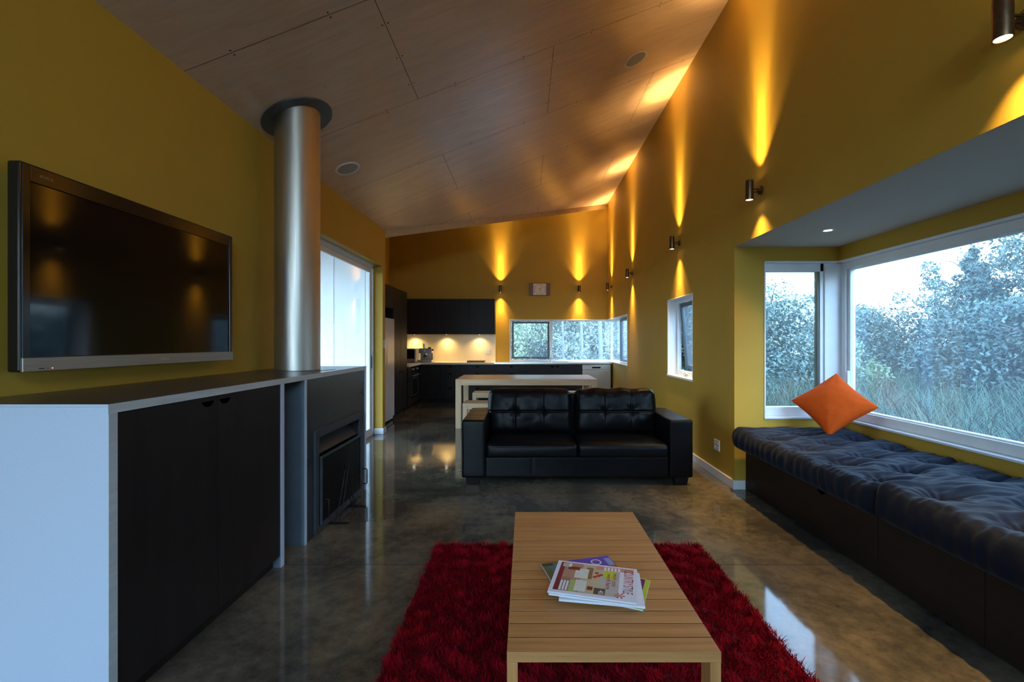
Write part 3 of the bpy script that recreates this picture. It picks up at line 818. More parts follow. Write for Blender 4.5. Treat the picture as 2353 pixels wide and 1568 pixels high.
# flue
fl = thing('flue_pipe', 'stainless steel flue rising from the fireplace to the ceiling', 'flue', (-1.82, 3.64, SZ))
b = MB(); b.lathe([(0.1665, 0.004), (0.1665, 0.858)], (-1.82, 3.64, SZ), n=72); b.build('lower_pipe', M['flue'], fl, smooth=180, recalc=False)
b = MB()
n = 72; vv = []; ff = []
for i in range(n):
    t = 2 * math.pi * i / n; x = -1.82 + 0.1665 * math.cos(t); y = 3.64 + 0.1665 * math.sin(t)
    vv += [(x, y, SZ + 0.862), (x, y, zc(x) + 0.01)]
ff = [(2*i, 2*((i+1) % n), 2*((i+1) % n)+1, 2*i+1) for i in range(n)]
b.add(vv, ff); b.build('upper_pipe', M['flue'], fl, smooth=180, recalc=False)
b = MB(); b.lathe([(0.166, 0.856), (0.1685, 0.856), (0.1685, 0.864), (0.166, 0.864)], (-1.82, 3.64, SZ), n=72); b.build('joint_ring', M['flue'], fl, smooth=40)
b = MB(); b.lathe([(0.1675, 0.0), (0.28, 0.0), (0.28, 0.003), (0.1675, 0.003), (0.1675, 0.0)], (-1.82, 3.64, SZ), n=72); b.build('base_plate', M['topdark'], fl)
b = MB()
vv = []; ff = []
for i in range(n):
    t = 2 * math.pi * i / n
    for rr, dz in ((0.169, -0.002), (0.255, -0.002), (0.255, -0.012), (0.169, -0.012)):
        x = -1.82 + rr * math.cos(t) * 1.0; y = 3.64 + rr * math.sin(t); vv.append((x, y, zc(x) + dz))
for i in range(n):
    j = (i + 1) % n
    for k in range(4): ff.append((4*i+k, 4*j+k, 4*j+(k+1) % 4, 4*i+(k+1) % 4))
b.add(vv, ff); b.build('ceiling_flange', M['flange'], fl)

# television
def text_mesh(name, s, size, mat_, parent, M4, extrude=0.0, shear=0.0, align='LEFT'):
    cu = bpy.data.curves.new(name, 'FONT'); cu.body = s; cu.size = size; cu.extrude = extrude; cu.align_x = align; cu.shear = shear
    to = bpy.data.objects.new(name, cu); col.objects.link(to)
    bpy.context.view_layer.update()
    me = bpy.data.meshes.new_from_object(to.evaluated_get(bpy.context.evaluated_depsgraph_get()))
    bpy.data.objects.remove(to); bpy.data.curves.remove(cu)
    me.materials.clear(); me.materials.append(mat_)
    o = bpy.data.objects.new(name, me); col.objects.link(o); o.parent = parent
    o.matrix_local = M4
    return o
def frame4(o, x, y):
    x = Vector(x).normalized(); y = Vector(y).normalized(); z = x.cross(y)
    m = Matrix.Identity(4)
    for i in range(3): m[i][0] = x[i]; m[i][1] = y[i]; m[i][2] = z[i]; m[i][3] = o[i]
    return m

tv = thing('television', 'large flat black television on the dark left wall', 'television', (XL, 2.45, 1.66))
ty0, ty1, tz0, tz1, tx = 1.800, 3.105, 1.240, 2.083, -2.0
b = MB()
b.prism([(tx, ty0, 0), (tx - 0.05, ty0, 0), (tx - 0.09, ty0 + 0.06, 0), (tx - 0.09, ty1 - 0.06, 0), (tx - 0.05, ty1, 0), (tx, ty1, 0)], (0, 0, tz1 - tz0))
b.v = [(p[0], p[1], p[2] + tz0) for p in b.v]
b.build('housing', M['tvblack'], tv, bevel=0.008)
b = MB(); b.box(XL + 0.002, 2.2, 1.5, tx - 0.09, 2.7, 1.8); b.build('wall_bracket', M['iron'], tv)
b = MB(); b.box(tx, ty0 + 0.032, tz0 + 0.062, tx + 0.0012, ty1 - 0.045, tz1 - 0.075); b.build('screen', M['screen'], tv)
b = MB(); rect_frame(b, 'x', ty0 + 0.006, ty1 - 0.006, tz0 + 0.055, tz1 - 0.008, tx - 0.001, tx + 0.006, 0.028, tb=0.004, tt=0.066); b.build('bezel', M['tvblack'], tv, bevel=0.002)
b = MB(); b.box(tx - 0.002, ty0 + 0.003, tz0 + 0.001, tx + 0.010, ty1 - 0.003, tz0 + 0.058); bar = b.build('lower_bar', M['tvbar'], tv, bevel=0.002)
M['logo'] = mat('pale_silver_lettering', (0.55, 0.54, 0.52), 0.4, metal=0.5, var=0.02)
M['redled'] = emit('small_red_indicator', (1.0, 0.25, 0.15), 1.5)
tl = Vector((XL, 2.45, 1.66))
text_mesh('lettering', 'SONY', 0.022, M['logo'], tv, frame4(Vector((tx + 0.0105, 2.488, 1.262)) - tl, (0, 1, 0), (0, 0, 1)))
text_mesh('lettering', 'BRAVIA', 0.016, M['tvbar'], tv, frame4(Vector((tx + 0.0065, ty0 + 0.07, tz1 - 0.045)) - tl, (0, 1, 0), (0, 0, 1)))
b = MB(); b.cyl((tx + 0.010, 1.916, 1.252), (tx + 0.0106, 1.916, 1.252), 0.003, n=12); b.build('indicator', M['redled'], tv)
b = MB(); b.box(tx + 0.010, 1.862, 1.250, tx + 0.0106, 1.884, 1.254); b.box(tx + 0.010, 1.892, 1.251, tx + 0.0106, 1.902, 1.253); b.build('marking', M['ink'], tv)

# ------------------------------------------------------------------ kitchen
CF = 10.07; CZ = 0.908
def base_unit(x0, x1, kind, name, label):
    o = thing(name, label, 'cabinet', ((x0 + x1) / 2, 10.38, 0), 0, 'black kitchen base cabinets')
    b = MB(); b.box(x0, CF + 0.022, 0.09, x1, YF - 0.01, CZ - 0.041); b.box(x0, CF + 0.06, 0, x1, YF - 0.01, 0.09); b.build('carcass', M['blackdoor'], o)
    if kind == 'drawers':
        for z0, z1 in ((0.703, 0.864), (0.385, 0.700), (0.092, 0.382)):
            b = MB(); b.box(x0 + 0.0015, CF, z0, x1 - 0.0015, CF + 0.02, z1); d = b.build('drawer', M['blackdoor'], o, bevel=0.001)
            b = MB(); d_slot(b, ((x0 + x1) / 2, CF, z1 - 0.046), 0.085, 0.03, 'y-'); b.build('finger_slot', M['slot'], d)
    elif kind == 'doors':
        xm = (x0 + x1) / 2
        for xa, xb, s in ((x0 + 0.0015, xm - 0.0015, 1), (xm + 0.0015, x1 - 0.0015, -1)):
            b = MB(); b.box(xa, CF, 0.092, xb, CF + 0.02, 0.864); d = b.build('door', M['blackdoor'], o, bevel=0.001)
            b = MB(); d_slot(b, (xm - s * 0.055, CF, 0.818), 0.085, 0.03, 'y-'); b.build('finger_slot', M['slot'], d)
    else:
        b = MB(); b.box(x0 + 0.0015, CF, 0.092, x1 - 0.0015, CF + 0.02, 0.864); b.build('front_panel', M['blackdoor'], o, bevel=0.001)
    return o
base_unit(-2.32, -1.87, 'plain', 'corner_cabinet', 'plain black base cabinet in the kitchen corner right of the oven')
base_unit(-1.87, -1.445, 'drawers', 'drawer_cabinet', 'narrow black three-drawer unit under the cream worktop')
base_unit(-1.445, -0.675, 'drawers', 'drawer_cabinet', 'wide black three-drawer unit left of the steel sink top')
base_unit(-0.675, 0.058, 'drawers', 'drawer_cabinet', 'black three-drawer unit under the left end of the steel sink top')
base_unit(0.058, 1.255, 'doors', 'sink_cabinet', 'black two-door cabinet under the tap, left of the dishwasher')

dw = thing('dishwasher', 'stainless steel dishwasher at the right end of the kitchen units', 'dishwasher', (1.58, 10.38, 0))
b = MB(); b.box(1.262, CF + 0.02, 0.09, 1.893, YF - 0.01, CZ - 0.041); b.box(1.262, CF + 0.06, 0, 1.893, YF - 0.01, 0.09); b.build('body', M['iron'], dw)
b = MB(); b.box(1.266, CF - 0.01, 0.10, 1.889, CF + 0.02, 0.745); b.build('door', M['steel'], dw, bevel=0.003)
b = MB(); b.box(1.266, CF - 0.012, 0.75, 1.889, CF + 0.02, 0.862); cpn = b.build('control_panel', M['steel'], dw, bevel=0.003)
b = MB(); b.box(1.475, CF - 0.016, 0.785, 1.665, CF - 0.012, 0.815); b.build('handle_recess', M['slot'], cpn, bevel=0.001)
b = MB(); b.cyl((1.73, CF - 0.012, 0.80), (1.73, CF - 0.028, 0.80), 0.022, n=20); b.build('knob', M['steel'], cpn, smooth=40)
b = MB(); b.cyl((1.335, CF - 0.012, 0.80), (1.335, CF - 0.016, 0.80), 0.01, n=16); b.build('button', M['plastic'], cpn, smooth=40)
ep = MB(); ep.box(1.895, CF - 0.012, 0, 1.9165, YF - 0.01, CZ - 0.031)
tag(ep.build('end_panel', M['blackdoor']), 'thin black end panel between dishwasher and right wall', 'panel')

b = MB()
L_ = [(XK + 0.006, 9.012), (-2.30, 9.012), (-2.30, CF - 0.02), (-0.69, CF - 0.02), (-0.69, YF - 0.01), (XK + 0.006, YF - 0.01)]
b.prism([(x, y, CZ - 0.04) for x, y in L_], (0, 0, 0.04))
tag(b.build('worktop', M['counter'], bevel=0.003), 'cream L-shaped worktop under the wall cabinet', 'worktop')
st = thing('worktop', 'stainless steel sink worktop below the corner window', 'sink', (0.6, 10.4, CZ - 0.03))
sx0, sx1, sy0, sy1 = 0.42, 0.98, 10.20, 10.56
b = MB()
b.box(-0.688, CF - 0.02, CZ - 0.03, sx0, YF, CZ); b.box(sx1, CF - 0.02, CZ - 0.03, 1.917, YF, CZ)
b.box(sx0, CF - 0.02, CZ - 0.03, sx1, sy0, CZ); b.box(sx0, sy1, CZ - 0.03, sx1, YF, CZ)
b.box(-0.688, CF - 0.024, CZ - 0.03, 1.917, CF - 0.018, CZ + 0.006)
b.build('steel_top', M['steel'], st)
b = MB()
b.add([(sx0, sy0, CZ-.002), (sx1, sy0, CZ-.002), (sx1, sy1, CZ-.002), (sx0, sy1, CZ-.002), (sx0+.02, sy0+.02, CZ-.17), (sx1-.02, sy0+.02, CZ-.17), (sx1-.02, sy1-.02, CZ-.17), (sx0+.02, sy1-.02, CZ-.17)],
      [(0,4,5,1),(1,5,6,2),(2,6,7,3),(3,7,4,0),(4,7,6,5)])
b.build('bowl', M['steel'], st, recalc=False)
fa = thing('tap', 'chrome gooseneck mixer tap at the kitchen window', 'tap', (0.60, 10.62, CZ))
b = MB(); b.cyl((0.60, 10.62, CZ), (0.60, 10.62, CZ + 0.035), 0.026); b.cyl((0.60, 10.62, CZ + 0.035), (0.60, 10.62, CZ + 0.09), 0.021); b.build('base', M['chrome'], fa, smooth=40)
pts = [(0.60, 10.62, CZ + 0.08), (0.60, 10.62, CZ + 0.19)]
for k in range(13):
    a = math.pi * k / 12; pts.append((0.66 - 0.06 * math.cos(a), 10.62 - 0.03 * (k / 12), CZ + 0.19 + 0.062 * math.sin(a)))
pts.append((0.722, 10.585, CZ + 0.165))
b = MB(); b.tube(pts, 0.0115, n=14); b.build('spout', M['chrome'], fa, smooth=60)
b = MB(); b.cyl((0.62, 10.62, CZ + 0.06), (0.70, 10.60, CZ + 0.085), 0.009, 0.007, n=12); b.build('lever', M['chrome'], fa, smooth=60)

# splashback
b = MB(); b.box(XK + 0.006, YF - 0.014, CZ, -0.70, YF - 0.006, 1.548)
tag(b.build('splashback', M['splash']), 'cream glossy splashback panel between worktop and wall cabinet', 'splashback')

# wall cabinet
wc = thing('wall_cabinet', 'long black wall cabinet over the cream splashback', 'cabinet', (-1.5, YF, 1.55))
b = MB(); b.box(-2.95, 10.392, 1.548, -0.695, YF, 2.351); b.build('carcass', M['blackdoor'], wc)
xs = [-2.95, -2.40, -1.83, -1.26, -0.695]
for a, c in zip(xs[:-1], xs[1:]):
    b = MB(); b.box(a + 0.001, 10.37, 1.546, c - 0.001, 10.39, 2.351); b.build('door', M['blackdoor'], wc, bevel=0.001)
ul = None
for x, l in ((-2.58, 'small round light under the wall cabinet above the microwave'), (-1.83, 'middle one of the three lights under the wall cabinet'), (-1.07, 'light under the right end of the wall cabinet')):
    if ul is None:
        ul = thing('cabinet_light', l, 'light', (x, 10.56, 1.548), 0, 'lights under the wall cabinet')
        b = MB(); b.lathe([(0.026, -0.012), (0.034, -0.012), (0.034, 0.0), (0.026, 0.0), (0.026, -0.012)], n=28); b.build('housing', M['chrome'], ul, smooth=40, local=True)
        b = MB(); b.cyl((0, 0, -0.006), (0, 0, -0.010), 0.0255, n=24); b.build('lamp_lens', M['lensw'], ul, local=True)
        ld = bpy.data.lights.new('cabinet_beam', 'SPOT'); ld.energy = CAB_W; ld.color = (1.0, 0.70, 0.32); ld.spot_size = R(140); ld.spot_blend = 1; ld.shadow_soft_size = 0.02
        lo = bpy.data.objects.new('cabinet_beam', ld); lo.location = (0, 0, -0.016); lo.parent = ul; col.objects.link(lo)
    else: dup(ul, (x, 10.56, 1.548), 0, l)

# tall pantry, fridge housing, fridge
pn = thing('pantry_cabinet', 'tall black two-door pantry between fridge and oven', 'cabinet', (-2.75, 8.55, 0))
PX = -2.34
b = MB(); b.box(XK + 0.006, 8.10, 0.09, PX - 0.022, 9.01, 2.345); b.box(XK + 0.006, 8.10, 0, PX - 0.07, 9.01, 0.09); b.build('carcass', M['blackdoor'], pn)
for ya, yb, yk in ((8.102, 8.557, 8.53), (8.560, 9.008, 8.59)):
    for za, zb_, zk in ((0.092, 2.343, 0.80),):
        b = MB(); b.box(PX - 0.02, ya, za, PX, yb, zb_); d = b.build('door', M['blackdoor'], pn, bevel=0.001)
        b = MB(); d_slot(b, (PX, yk + (-0.03 if yk < 8.55 else 0.03), zk), 0.07, 0.03, 'x'); b.build('finger_slot', M['slot'], d)
fh = thing('fridge_housing', 'black overhead cabinet and side panel around the fridge', 'cabinet', (-2.75, 7.5, 0))
b = MB(); b.box(XK + 0.006, 6.90, 1.955, PX - 0.022, 8.065, 2.345); b.build('overhead_box', M['blackdoor'], fh)
b = MB(); b.box(XK + 0.006, 8.066, 0, PX, 8.098, 2.345); b.build('side_panel', M['blackdoor'], fh)
for ya, yb in ((6.902, 7.48), (7.483, 8.063)):
    b = MB(); b.box(PX - 0.02, ya, 1.957, PX, yb, 2.343); b.build('door', M['blackdoor'], fh, bevel=0.001)
fr = thing('fridge', 'white side-by-side fridge at the left end of the kitchen', 'fridge', (-2.7, 7.55, 0))
b = MB(); b.box(XK + 0.05, 7.08, 0.03, -2.375, 8.02, 1.765); b.build('body', M['fridge'], fr, bevel=0.004)
for ya, yb in ((7.08, 7.577), (7.585, 8.02)):
    b = MB(); b.box(-2.37, ya, 0.075, -2.305, yb, 1.77); b.build('door', M['fridge'], fr, bevel=0.008, segs=3)
for yk in (7.545, 7.617):
    b = MB(); b.box(-2.3048, yk - 0.007, 0.8, -2.303, yk + 0.007, 1.25); b.build('handle', M['plastic'], fr)
b = MB(); b.box(-2.42, 7.09, 0.03, -2.33, 8.01, 0.073); b.build('kick_grille', M['plastic'], fr)
for ya in (7.13, 7.95):
    for xa in (-2.45, -3.05):
        b = MB(); b.cyl((xa, ya, 0), (xa, ya, 0.03), 0.025, n=14); b.build('foot', M['iron'], fr, smooth=40)
b = MB(); b.box(-2.305, 7.88, 1.70, -2.304, 7.95, 1.712); b.build('badge', M['tvbar'], fr)

# oven in the left run
ov = thing('oven_unit', 'black built-in oven with steel handle under the left worktop', 'oven', (-2.75, 9.55, 0))
b = MB(); b.box(XK + 0.006, 9.012, 0.09, -2.342, 10.09, CZ - 0.041); b.box(XK + 0.006, 9.012, 0, -2.39, 10.09, 0.09); b.build('carcass', M['blackdoor'], ov)
b = MB(); b.box(-2.34, 9.014, 0.092, -2.32, 9.25, 0.864); b.build('side_filler', M['blackdoor'], ov)
b = MB(); b.box(-2.34, 9.254, 0.745, -2.316, 9.90, 0.864); op = b.build('control_panel', M['ovenglass'], ov, bevel=0.002)
for yk in (9.40, 9.76):
    b = MB(); b.cyl((-2.316, yk, 0.80), (-2.288, yk, 0.80), 0.022, 0.019, n=20); b.build('knob', M['steel'], op, smooth=40)
b = MB(); b.box(-2.34, 9.254, 0.20, -2.316, 9.90, 0.735); od = b.build('door', M['ovenglass'], ov, bevel=0.002)
b = MB(); b.tube([(-2.316, 9.30, 0.675), (-2.275, 9.30, 0.675)], 0.007, n=10); b.tube([(-2.316, 9.86, 0.675), (-2.275, 9.86, 0.675)], 0.007, n=10); b.cyl((-2.275, 9.27, 0.675), (-2.275, 9.89, 0.675), 0.009, n=14)
b.build('handle', M['steel'], od, smooth=40)
b = MB(); rect_frame(b, 'x', 9.30, 9.855, 0.26, 0.62, -2.316, -2.3145, 0.008); b.build('window_outline', M['tvbar'], od)
b = MB(); b.box(-2.34, 9.254, 0.092, -2.32, 10.06, 0.195); b.build('drawer', M['blackdoor'], ov)

# worktop appliances
mw = thing('microwave', 'microwave oven in the corner of the cream worktop', 'microwave', (-2.69, 10.34, CZ))
b = MB(); b.box(-2.93, 10.17, CZ + 0.012, -2.44, 10.53, CZ + 0.315); b.build('body', M['fridge'], mw, bevel=0.004)
b = MB(); b.box(-2.928, 10.15, CZ + 0.015, -2.445, 10.17, CZ + 0.312); b.build('front', M['steel'], mw, bevel=0.003)
b = MB(); b.box(-2.90, 10.146, CZ + 0.085, -2.47, 10.1505, CZ + 0.29); b.build('door_glass', M['ovenglass'], mw)
for xa in (-2.88, -2.49):
    for ya in (10.2, 10.5):
        b = MB(); b.cyl((xa, ya, CZ), (xa, ya, CZ + 0.013), 0.012, n=12); b.build('foot', M['iron'], mw)
es = thing('espresso_machine', 'steel espresso machine on the worktop beside the microwave', 'coffee machine', (-2.255, 10.38, CZ))
b = MB(); b.box(-2.41, 10.20, CZ + 0.008, -2.10, 10.55, CZ + 0.055); b.build('drip_tray', M['steel'], es, bevel=0.004)
b = MB(); b.box(-2.40, 10.40, CZ + 0.05, -2.11, 10.55, CZ + 0.30); b.build('rear_body', M['steel'], es, bevel=0.006)
b = MB(); b.box(-2.405, 10.24, CZ + 0.205, -2.105, 10.55, CZ + 0.315); b.build('head', M['steel'], es, bevel=0.008)
b = MB(); b.cyl((-2.26, 10.30, CZ + 0.205), (-2.26, 10.30, CZ + 0.16), 0.035); b.build('group_head', M['chrome'], es, smooth=40)
b = MB(); b.cyl((-2.26, 10.30, CZ + 0.165), (-2.26, 10.30, CZ + 0.14), 0.036); b.cyl((-2.26, 10.27, CZ + 0.152), (-2.26, 10.14, CZ + 0.135), 0.011, 0.014, n=14); b.build('portafilter', M['iron'], es, smooth=40)
b = MB(); b.cyl((-2.26, 10.24, CZ + 0.265), (-2.26, 10.232, CZ + 0.265), 0.025); b.build('gauge', M['clockface'], es, smooth=40)
b = MB(); b.tube([(-2.135, 10.24, CZ + 0.22), (-2.13, 10.22, CZ + 0.20), (-2.128, 10.20, CZ + 0.09)], 0.006, n=10); b.build('steam_wand', M['chrome'], es, smooth=60)
b = MB(); b.cyl((-2.105, 10.30, CZ + 0.28), (-2.075, 10.30, CZ + 0.28), 0.02, n=18); b.build('knob', M['iron'], es, smooth=40)
for xa in (-2.36, -2.15):
    for ya in (10.25, 10.5):
        b = MB(); b.cyl((xa, ya, CZ), (xa, ya, CZ + 0.009), 0.014, n=12); b.build('foot', M['iron'], es)
b = MB(); b.lathe([(0.0001, 0), (0.026, 0), (0.030, 0.11), (0.027, 0.11), (0.024, 0.004), (0.0001, 0.004)], (-2.31, 10.40, CZ + 0.315), n=24)
tag(b.build('tumbler', M['steel'], smooth=40), 'tall dark tumbler standing on the espresso machine', 'cup')
b = MB(); b.lathe([(0.0001, 0), (0.03, 0), (0.038, 0.022), (0.02, 0.028), (0.0001, 0.028)], (-2.19, 10.42, CZ + 0.315), n=24)
tag(b.build('small_bowl', M['iron'], smooth=40), 'small dark bowl upside down on the espresso machine', 'bowl')
b = MB(); b.box(-1.31, 10.2, CZ, -0.92, 10.48, CZ + 0.038)
tag(b.build('chopping_board', wood('brown_board_wood', (0.13, 0.06, 0.025), (0.22, 0.11, 0.05), 0, 0.5, 40), bevel=0.004), 'brown wooden chopping board on the cream worktop', 'chopping board')

def outlet(name, label, cat, origin, out, wdt, hgt, sw):
    o = thing(name, label, cat, origin)
    b = MB(); t = 0.010
    if out == '-y':
        b.box(origin[0] - wdt/2, origin[1] - t, origin[2] - hgt/2, origin[0] + wdt/2, origin[1], origin[2] + hgt/2)
    elif out == '-x':
        b.box(origin[0] - t, origin[1] - wdt/2, origin[2] - hgt/2, origin[0], origin[1] + wdt/2, origin[2] + hgt/2)
    else:
        b.box(origin[0], origin[1] - wdt/2, origin[2] - hgt/2, origin[0] + t, origin[1] + wdt/2, origin[2] + hgt/2)
    b.build('plate', M['plastic'], o, bevel=0.002)
    for a, z, r in sw:
        b = MB()
        if out == '-y': b.box(origin[0] + a - r, origin[1] - t - 0.003, origin[2] + z - r, origin[0] + a + r, origin[1] - t, origin[2] + z + r)
        elif out == '-x': b.box(origin[0] - t - 0.003, origin[1] + a - r, origin[2] + z - r, origin[0] - t, origin[1] + a + r, origin[2] + z + r)
        else: b.box(origin[0] + t, origin[1] + a - r, origin[2] + z - r, origin[0] + t + 0.003, origin[1] + a + r, origin[2] + z + r)
        b.build('switch', M['white_trim'], o, bevel=0.001)
outlet('power_outlet', 'white double power outlet on the cream splashback', 'power outlet', (-0.885, YF - 0.014, 1.14), '-y', 0.125, 0.095, [(-0.03, 0.02, 0.008), (0.03, 0.02, 0.008)])
outlet('power_outlet', 'white power outlet low on the right wall behind the sofa arm', 'power outlet', (XR, 4.585, 0.325), '-x', 0.125, 0.105, [(-0.03, 0.022, 0.009), (0.03, 0.022, 0.009), (-0.03, -0.022, 0.009), (0.03, -0.022, 0.009)])
outlet('light_switch', 'white light switch plate on the wall end beside the fridge', 'light switch', (XL, 6.815, 1.335), 'x', 0.075, 0.125, [(0, 0.03, 0.008), (0, 0, 0.008), (0, -0.03, 0.008)])

# clock
ck = thing('wall_clock', 'rectangular wooden wall clock with cream face between the kitchen wall lights', 'clock', (0.335, YF, 2.603))
b = MB(); b.box(0.092, YF - 0.045, 2.458, 0.579, YF, 2.748); b.build('case', M['clockwood'], ck, bevel=0.006)
b = MB(); b.box(0.186, YF - 0.0475, 2.470, 0.486, YF - 0.045, 2.738); b.build('face', M['clockface'], ck)
cc = Vector((0.336, YF - 0.049, 2.604)); off = Vector((0.335, YF, 2.603))
for k in range(1, 13):
    a = math.pi / 2 - k * math.pi / 6
    rx, rz_ = 0.118, 0.105
    sc_ = 1 / max(abs(math.cos(a)), abs(math.sin(a)))
    p = cc + Vector((rx * math.cos(a) * min(sc_, 1.25), 0, rz_ * math.sin(a) * min(sc_, 1.25) - 0.017))
    text_mesh('numeral', str(k), 0.05, M['ink'], ck, frame4(p - off, (1, 0, 0), (0, 0, 1)), align='CENTER')
for a, L in ((R(90 - 51), 0.10), (R(90 - 153), 0.075)):
    b = MB(); dv = Vector((math.cos(a), 0, math.sin(a))); pv = Vector((-dv.z, 0, dv.x)) * 0.004
    p0 = cc - dv * 0.015 + Vector((0, -0.002, 0)); p1 = cc + dv * L + Vector((0, -0.002, 0))
    b.prism([p0 - pv, p0 + pv, p1 + pv * 0.6, p1 - pv * 0.6], (0, -0.002, 0)); b.build('hand', M['ink'], ck)

# ------------------------------------------------------------------ dining table and benches
def joined_table(name, label, cat, x0, x1, y0, y1, z1, slab, apron, leg, group=None, inset=0.0):
    o = thing(name, label, cat, ((x0+x1)/2, (y0+y1)/2, 0), 0, group)
    b = MB()
    nb = max(2, round((y1 - y0) / 0.14)); wv = (y1 - y0) / nb
    for k in range(nb): b.box(x0, y0 + k*wv + 0.0007, z1 - slab, x1, y0 + (k+1)*wv - 0.0007, z1)
    b.build('top', M['oak'], o, bevel=0.0015)
    zt = z1 - slab
    for xa in (x0 + inset, x1 - inset - leg):
        for ya in (y0 + inset, y1 - inset - leg):
            b = MB(); b.box(xa, ya, 0, xa + leg, ya + leg, zt); b.build('leg', M['oakz'], o, bevel=0.002)
    for ya in (y0 + inset + 0.004, y1 - inset - 0.03):
        b = MB(); b.box(x0 + inset + leg, ya, zt - apron, x1 - inset - leg, ya + 0.026, zt); b.build('apron', M['oak'], o, bevel=0.0015)
    for xa in (x0 + inset + 0.004, x1 - inset - 0.03):
        b = MB(); b.box(xa, y0 + inset + leg, zt - apron, xa + 0.026, y1 - inset - leg, zt); b.build('apron', M['oaky'], o, bevel=0.0015)
    return o
joined_table('dining_table', 'pale wooden dining table behind the sofa', 'table', -1.098, 1.132, 7.163, 8.16, 0.778, 0.028, 0.068, 0.088)
joined_table('dining_bench', 'pale wooden bench on the sofa side of the dining table', 'bench', -0.922, 0.95, 6.69, 7.06, 0.462, 0.03, 0.06, 0.07, 'benches at the dining table')
joined_table('dining_bench', 'pale wooden bench on the kitchen side of the dining table', 'bench', -0.94, 0.95, 8.09, 8.43, 0.462, 0.03, 0.06, 0.07, 'benches at the dining table')

# ------------------------------------------------------------------ sofa
sf = thing('sofa', 'black leather two-seat sofa facing the camera', 'sofa', (0.49, 4.75, 0))
SO = Vector((0.49, 4.75, 0))
def soft(name, x0, x1, y0, y1, z0, z1, r, nx, ny, nz, fn, mat_, parent, po):
    hx, hy, hz = (x1-x0)/2, (y1-y0)/2, (z1-z0)/2
    pos, fc, q = rbox(hx, hy, hz, r, nx, ny, nz)
    pos = fn(pos, q) if fn else pos
    pos = pos + np.array([(x0+x1)/2 - po[0], (y0+y1)/2 - po[1], (z0+z1)/2 - po[2]])
    return np_mesh(name, pos, fc, mat_, parent)
def nz3(P, s, seed=0.0):
    return np.array([mnoise.noise(Vector((p[0]*s + seed, p[1]*s + seed*1.7, p[2]*s - seed))) for p in P])
def arm_fn(seed):
    def f(P, q):
        P = P.copy(); n_ = nz3(P, 7, seed); P[:, 2] += 0.004 * n_ * (q[:, 2] > 0.9); P[:, 0] += 0.003 * n_
        return P
    return f
soft('arm', -0.604, -0.378, 4.30, 5.14, 0.076, 0.624, 0.022, 6, 20, 14, arm_fn(1.0), M['leather'], sf, SO)
soft('arm', 1.364, 1.588, 4.30, 5.14, 0.076, 0.624, 0.022, 6, 20, 14, arm_fn(5.0), M['leather'], sf, SO)
# front apron with upright seams
def apron_fn(P, q):
    P = P.copy()
    for xs_ in (-0.43, 0.0, 0.43):
        P[:, 1] += 0.006 * np.exp(-((P[:, 0] - xs_) / 0.006) ** 2) * (q[:, 1] < -0.9)
    return P
soft('front_rail', -0.380, 1.366, 4.325, 4.46, 0.076, 0.268, 0.012, 120, 3, 8, apron_fn, M['leather'], sf, SO)
soft('back_frame', -0.40, 1.386, 4.98, 5.20, 0.076, 0.80, 0.03, 30, 5, 14, None, M['leather'], sf, SO)
b = MB(); b.box(-0.38, 4.46, 0.09, 1.366, 4.99, 0.262); b.build('seat_base', M['leather'], sf)
def seat_fn(seed):
    def f(P, q):
        P = P.copy()
        top_ = (q[:, 2] > 0.3)
        bul = 0.022 * (1 - q[:, 0] ** 4) * (1 - np.clip(q[:, 1], -1, 1) ** 4)
        P[:, 2] += np.where(q[:, 2] > 0, bul * np.clip(q[:, 2], 0, 1), 0)
        P[:, 1] -= 0.012 * (1 - q[:, 0] ** 6) * (q[:, 1] < -0.5) * (1 - q[:, 2] ** 2)
        P[:, 2] += 0.006 * nz3(P, 6, seed) * top_
        # piping line just under the front top edge
        P[:, 1] += 0.004 * np.exp(-((q[:, 2] - 0.62) / 0.05) ** 2) * (q[:, 1] < -0.8)
        # radiating wrinkles of a sat-on seat
        cx = 0.12 if seed > 3 else -0.05
        dx = P[:, 0] - cx; dy = P[:, 1] + 0.02
        ang = np.arctan2(dy, dx); rr = np.hypot(dx, dy)
        amp = 0.0045 if seed > 3 else 0.002
        P[:, 2] += np.where(top_, amp * np.sin(ang * 14) * np.exp(-(rr / 0.13) ** 2), 0)
        return P
    return f
soft('seat_cushion', -0.376, 0.496, 4.312, 4.87, 0.258, 0.392, 0.03, 60, 40, 8, seat_fn(1.3), M['leather'], sf, SO)
soft('seat_cushion', 0.500, 1.362, 4.312, 4.87, 0.258, 0.392, 0.03, 60, 40, 8, seat_fn(4.1), M['leather'], sf, SO)
